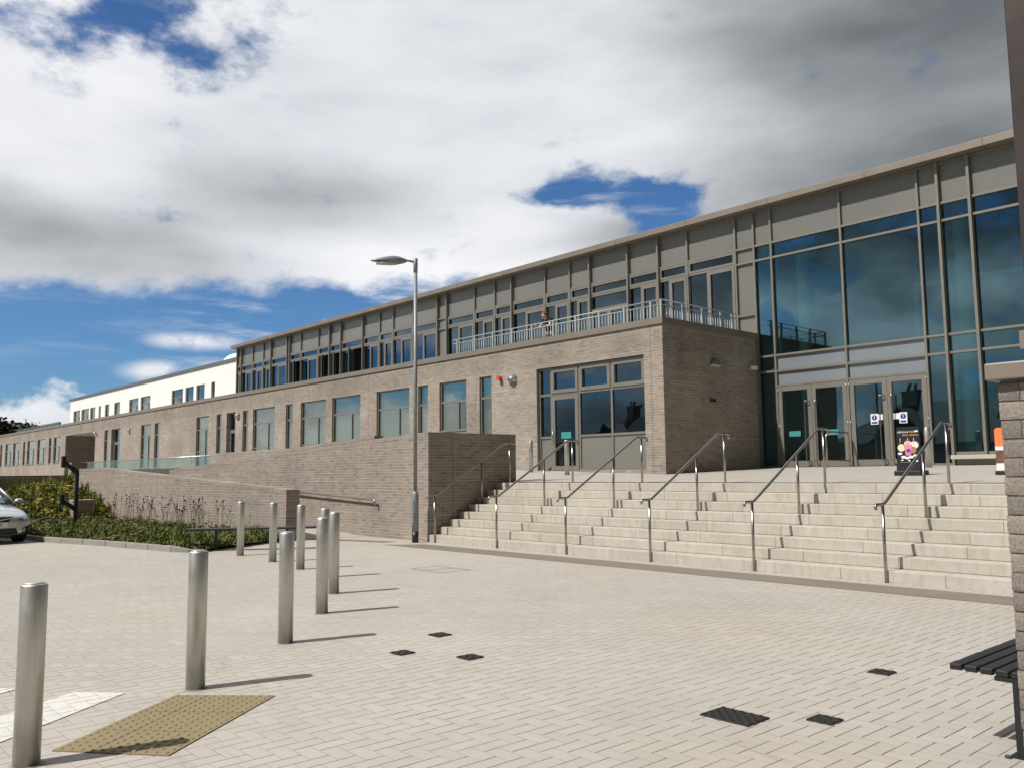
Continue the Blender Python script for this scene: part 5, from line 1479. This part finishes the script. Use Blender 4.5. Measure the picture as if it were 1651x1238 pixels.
Rd = [0.13, 0.115, 0.125, 0.06, 0.05, 0.07, 0.06, 0.042, 0.032, 0.028, 0.06, 0.042, 0.032, 0.028, 0.085, 0.06, 0.04, 0.03, 0.085, 0.06, 0.04, 0.03]
body = skinned('body', V, E_, Rd, M['skin'], pr)
hd = MB().sphere((0.05, -0.17, 1.41), 0.095, 20, 14, (0.84, 1.0, 1.22))
hd.sphere((0.055, -0.272, 1.385), 0.016, 8, 6, (0.8, 1.1, 1.2)); hd.sphere((-0.03, -0.16, 1.395), 0.02, 8, 6, (0.5, 0.9, 1.4)); hd.sphere((0.13, -0.16, 1.395), 0.02, 8, 6, (0.5, 0.9, 1.4))
hd.v = [(x_, y_ - 0.02, z_ - 0.085) for x_, y_, z_ in hd.v]
hd = hd.build('head', M['skin'], pr, True)
fe = MB()
for ex in (0.02, 0.09): fe.sphere((ex, -0.258, 1.415), 0.009, 8, 6)
fe.box(0.03, 0.08, -0.262, -0.252, 1.338, 1.345); fe.v = [(x_, y_ - 0.02, z_ - 0.085) for x_, y_, z_ in fe.v]; fe.build('eyes_and_mouth', M['darkbrown'], hd, True)
ha = MB().sphere((0.048, -0.145, 1.445), 0.108, 20, 12, (0.92, 1.02, 1.08), -0.25)
for k in range(26):
    a = rnd.uniform(0, 2 * pi); e_ = rnd.uniform(0.1, 1.3)
    ha.sphere((0.048 + 0.09 * cos(a) * cos(e_), -0.145 + 0.10 * sin(a) * cos(e_), 1.445 + 0.10 * sin(e_)), 0.03, 7, 5)
for k in range(9): ha.sphere((-0.035 + k * 0.021, -0.215 - 0.012 * sin(k * 0.4), 1.475), 0.022, 7, 5)
ha.v = [(x_, y_ - 0.02, z_ - 0.085) for x_, y_, z_ in ha.v]
ha.build('hair', M['hair'], pr, True)
sh = skinned('polo_shirt', [V[0], V[1], V[2], (0, -0.03, 1.20), V[6], (-0.20, -0.06, 1.08), V[10], (0.21, -0.08, 1.08)], [(0, 1), (1, 2), (2, 3), (2, 4), (4, 5), (2, 6), (6, 7)], [0.175, 0.165, 0.17, 0.11, 0.10, 0.085, 0.10, 0.085], M['navy'], pr)
co = MB().tube([(-0.06, -0.10, 1.245), (-0.05, -0.02, 1.262), (0.02, 0.0, 1.27), (0.08, -0.03, 1.262), (0.09, -0.11, 1.245), (0.03, -0.16, 1.22)], 0.026, 8); co.build('collar', M['collar'], pr, True)
tr2 = skinned('trousers', [(0, 0.12, 0.84), (0, 0.12, 0.76), V[14], V[15], (-0.10, 0.13, 0.10), V[18], V[19], (0.10, 0.13, 0.10)], [(0, 1), (1, 2), (2, 3), (3, 4), (1, 5), (5, 6), (6, 7)], [0.14, 0.14, 0.10, 0.075, 0.06, 0.10, 0.075, 0.06], M['navy'], pr)
shs = MB().sphere((-0.10, 0.05, 0.04), 0.055, 12, 8, (0.9, 2.0, 0.8)).sphere((0.10, 0.05, 0.04), 0.055, 12, 8, (0.9, 2.0, 0.8)); shs.build('shoes', M['black'], pr, True)
fi = MB()
for sg, hx, hy, hzz in ((-1, -0.16, -0.36, 1.0), (1, 0.15, -0.37, 1.0)):
    for k in range(4): fi.tube([(hx - 0.03 + k * 0.02, hy, hzz + 0.01), (hx - 0.03 + k * 0.02, hy - 0.045, hzz + 0.02 - abs(k - 1.5) * 0.004), (hx - 0.03 + k * 0.02, hy - 0.06, hzz - 0.01)], [0.010, 0.009, 0.007], 6)
    fi.tube([(hx - sg * 0.03, hy + 0.02, hzz), (hx - sg * 0.055, hy - 0.02, hzz + 0.01)], [0.011, 0.009], 6)
fi.build('fingers', M['skin'], pr, True)
pr.scale = (1.0, 1.0, 1.0)

# ------------------------------------------------------------------ trees beyond the roof
def tree(name, loc, h, cr, label, seedv):
    t = thing(name, loc, label, 'tree', 'dark trees beyond the school roof')
    r = random.Random(seedv)
    MB().tube([(0, 0, 0), (0.1, 0.1, h * 0.45), (0.3, 0, h * 0.8)], [h * 0.03, h * 0.02, h * 0.008], 10).build('trunk', M['bark'], t, True)
    mb = MB()
    blobs = [(r.gauss(0, cr * 0.45), r.gauss(0, cr * 0.45), h * r.uniform(0.45, 0.95)) for _ in range(26)]
    for (bx, by, bz) in blobs:
        for _ in range(150):
            dx_, dy_, dz_ = r.gauss(0, cr * 0.16), r.gauss(0, cr * 0.16), r.gauss(0, cr * 0.12)
            s2 = r.uniform(0.18, 0.42); a = r.uniform(0, pi); ti = r.uniform(-1.2, 1.2)
            u = Vector((cos(a), sin(a), 0)) * s2; v = Vector((-sin(a) * cos(ti), cos(a) * cos(ti), sin(ti))) * s2
            c_ = Vector((bx + dx_, by + dy_, bz + dz_)); s_ = len(mb.v)
            mb.v += [tuple(c_ - u), tuple(c_ + v), tuple(c_ + u), tuple(c_ - v)]; mb.f.append((s_, s_ + 1, s_ + 2, s_ + 3)); mb.sm.append(False)
    mb.build('crown', M['tree_leaf'], t, True)
tree('broadleaf_tree', (-172, 34, 0), 11.6, 4.6, 'dark leafy tree at the far left horizon above the brick roof', 3)
tree('broadleaf_tree', (-163.5, 35, 0), 10.8, 3.4, 'lower dark tree just right of the far left tree', 4)
tree('broadleaf_tree', (-146, 44, 0), 10.6, 3.2, 'dark treetop poking above the grey roof screen', 8)

# ------------------------------------------------------------------ houses across the road (seen only in the reflections)
def house(x0, x1, y0, y1, zr, label):
    t = thing('bungalow', ((x0 + x1) / 2, (y0 + y1) / 2, 0), label, 'house', 'bungalows opposite the school')
    MB().box(x0, x1, y0, y1, 0, 3.6).build('wall', M['house_wall'], t)
    ym = (y0 + y1) / 2; e = 0.5
    mb = MB()
    A = [(x0 - e, y0 - e, 3.5), (x1 + e, y0 - e, 3.5), (x1 + e, y1 + e, 3.5), (x0 - e, y1 + e, 3.5), (x0 + 3.0, ym, zr), (x1 - 3.0, ym, zr)]
    mb.quad([A[0], A[1], A[5], A[4]]).quad([A[2], A[3], A[4], A[5]]).quad([A[1], A[2], A[5]]).quad([A[3], A[0], A[4]]).quad([A[3], A[2], A[1], A[0]])
    rf = mb.build('roof', M['roof_tile'], t)
    for cx_ in (x0 + 4.2, x1 - 4.5):
        ch = MB().box(cx_ - 0.5, cx_ + 0.5, ym - 0.4, ym + 0.4, zr - 0.8, zr + 1.0); ch.box(cx_ - 0.58, cx_ + 0.58, ym - 0.48, ym + 0.48, zr + 1.0, zr + 1.12)
        ch.tube([(cx_ - 0.2, ym, zr + 1.1), (cx_ - 0.2, ym, zr + 1.6)], 0.12, 10).tube([(cx_ + 0.2, ym, zr + 1.1), (cx_ + 0.2, ym, zr + 1.5)], 0.12, 10)
        ch.build('chimney', M['house_wall'], rf)
    # street facing gable
    gx = x0 + 5.5
    MB().prism([(gx - 2.2, 3.5), (gx + 2.2, 3.5), (gx, zr - 0.6)], y1 - 1.5, y1 + 0.9, 'y').build('gable', M['roof_tile'], t)
    for xx in (x0 + 1.5, x0 + 4.8, x1 - 4.5, x1 - 2.0):
        wn_ = MB().box(xx, xx + 1.3, y1 + 0.0, y1 + 0.05, 1.0, 2.3).build('window', M['whiteplastic'], t)
        MB().box(xx + 0.1, xx + 1.2, y1 + 0.05, y1 + 0.06, 1.1, 2.2).build('pane', M['glass_up'], wn_)
house(-33, -17.5, -24, -15, 6.6, 'slate roofed bungalow opposite the lobby, seen only mirrored in the glass')
house(-54, -39, -25, -16, 6.4, 'farther slate roofed bungalow mirrored in the glass')
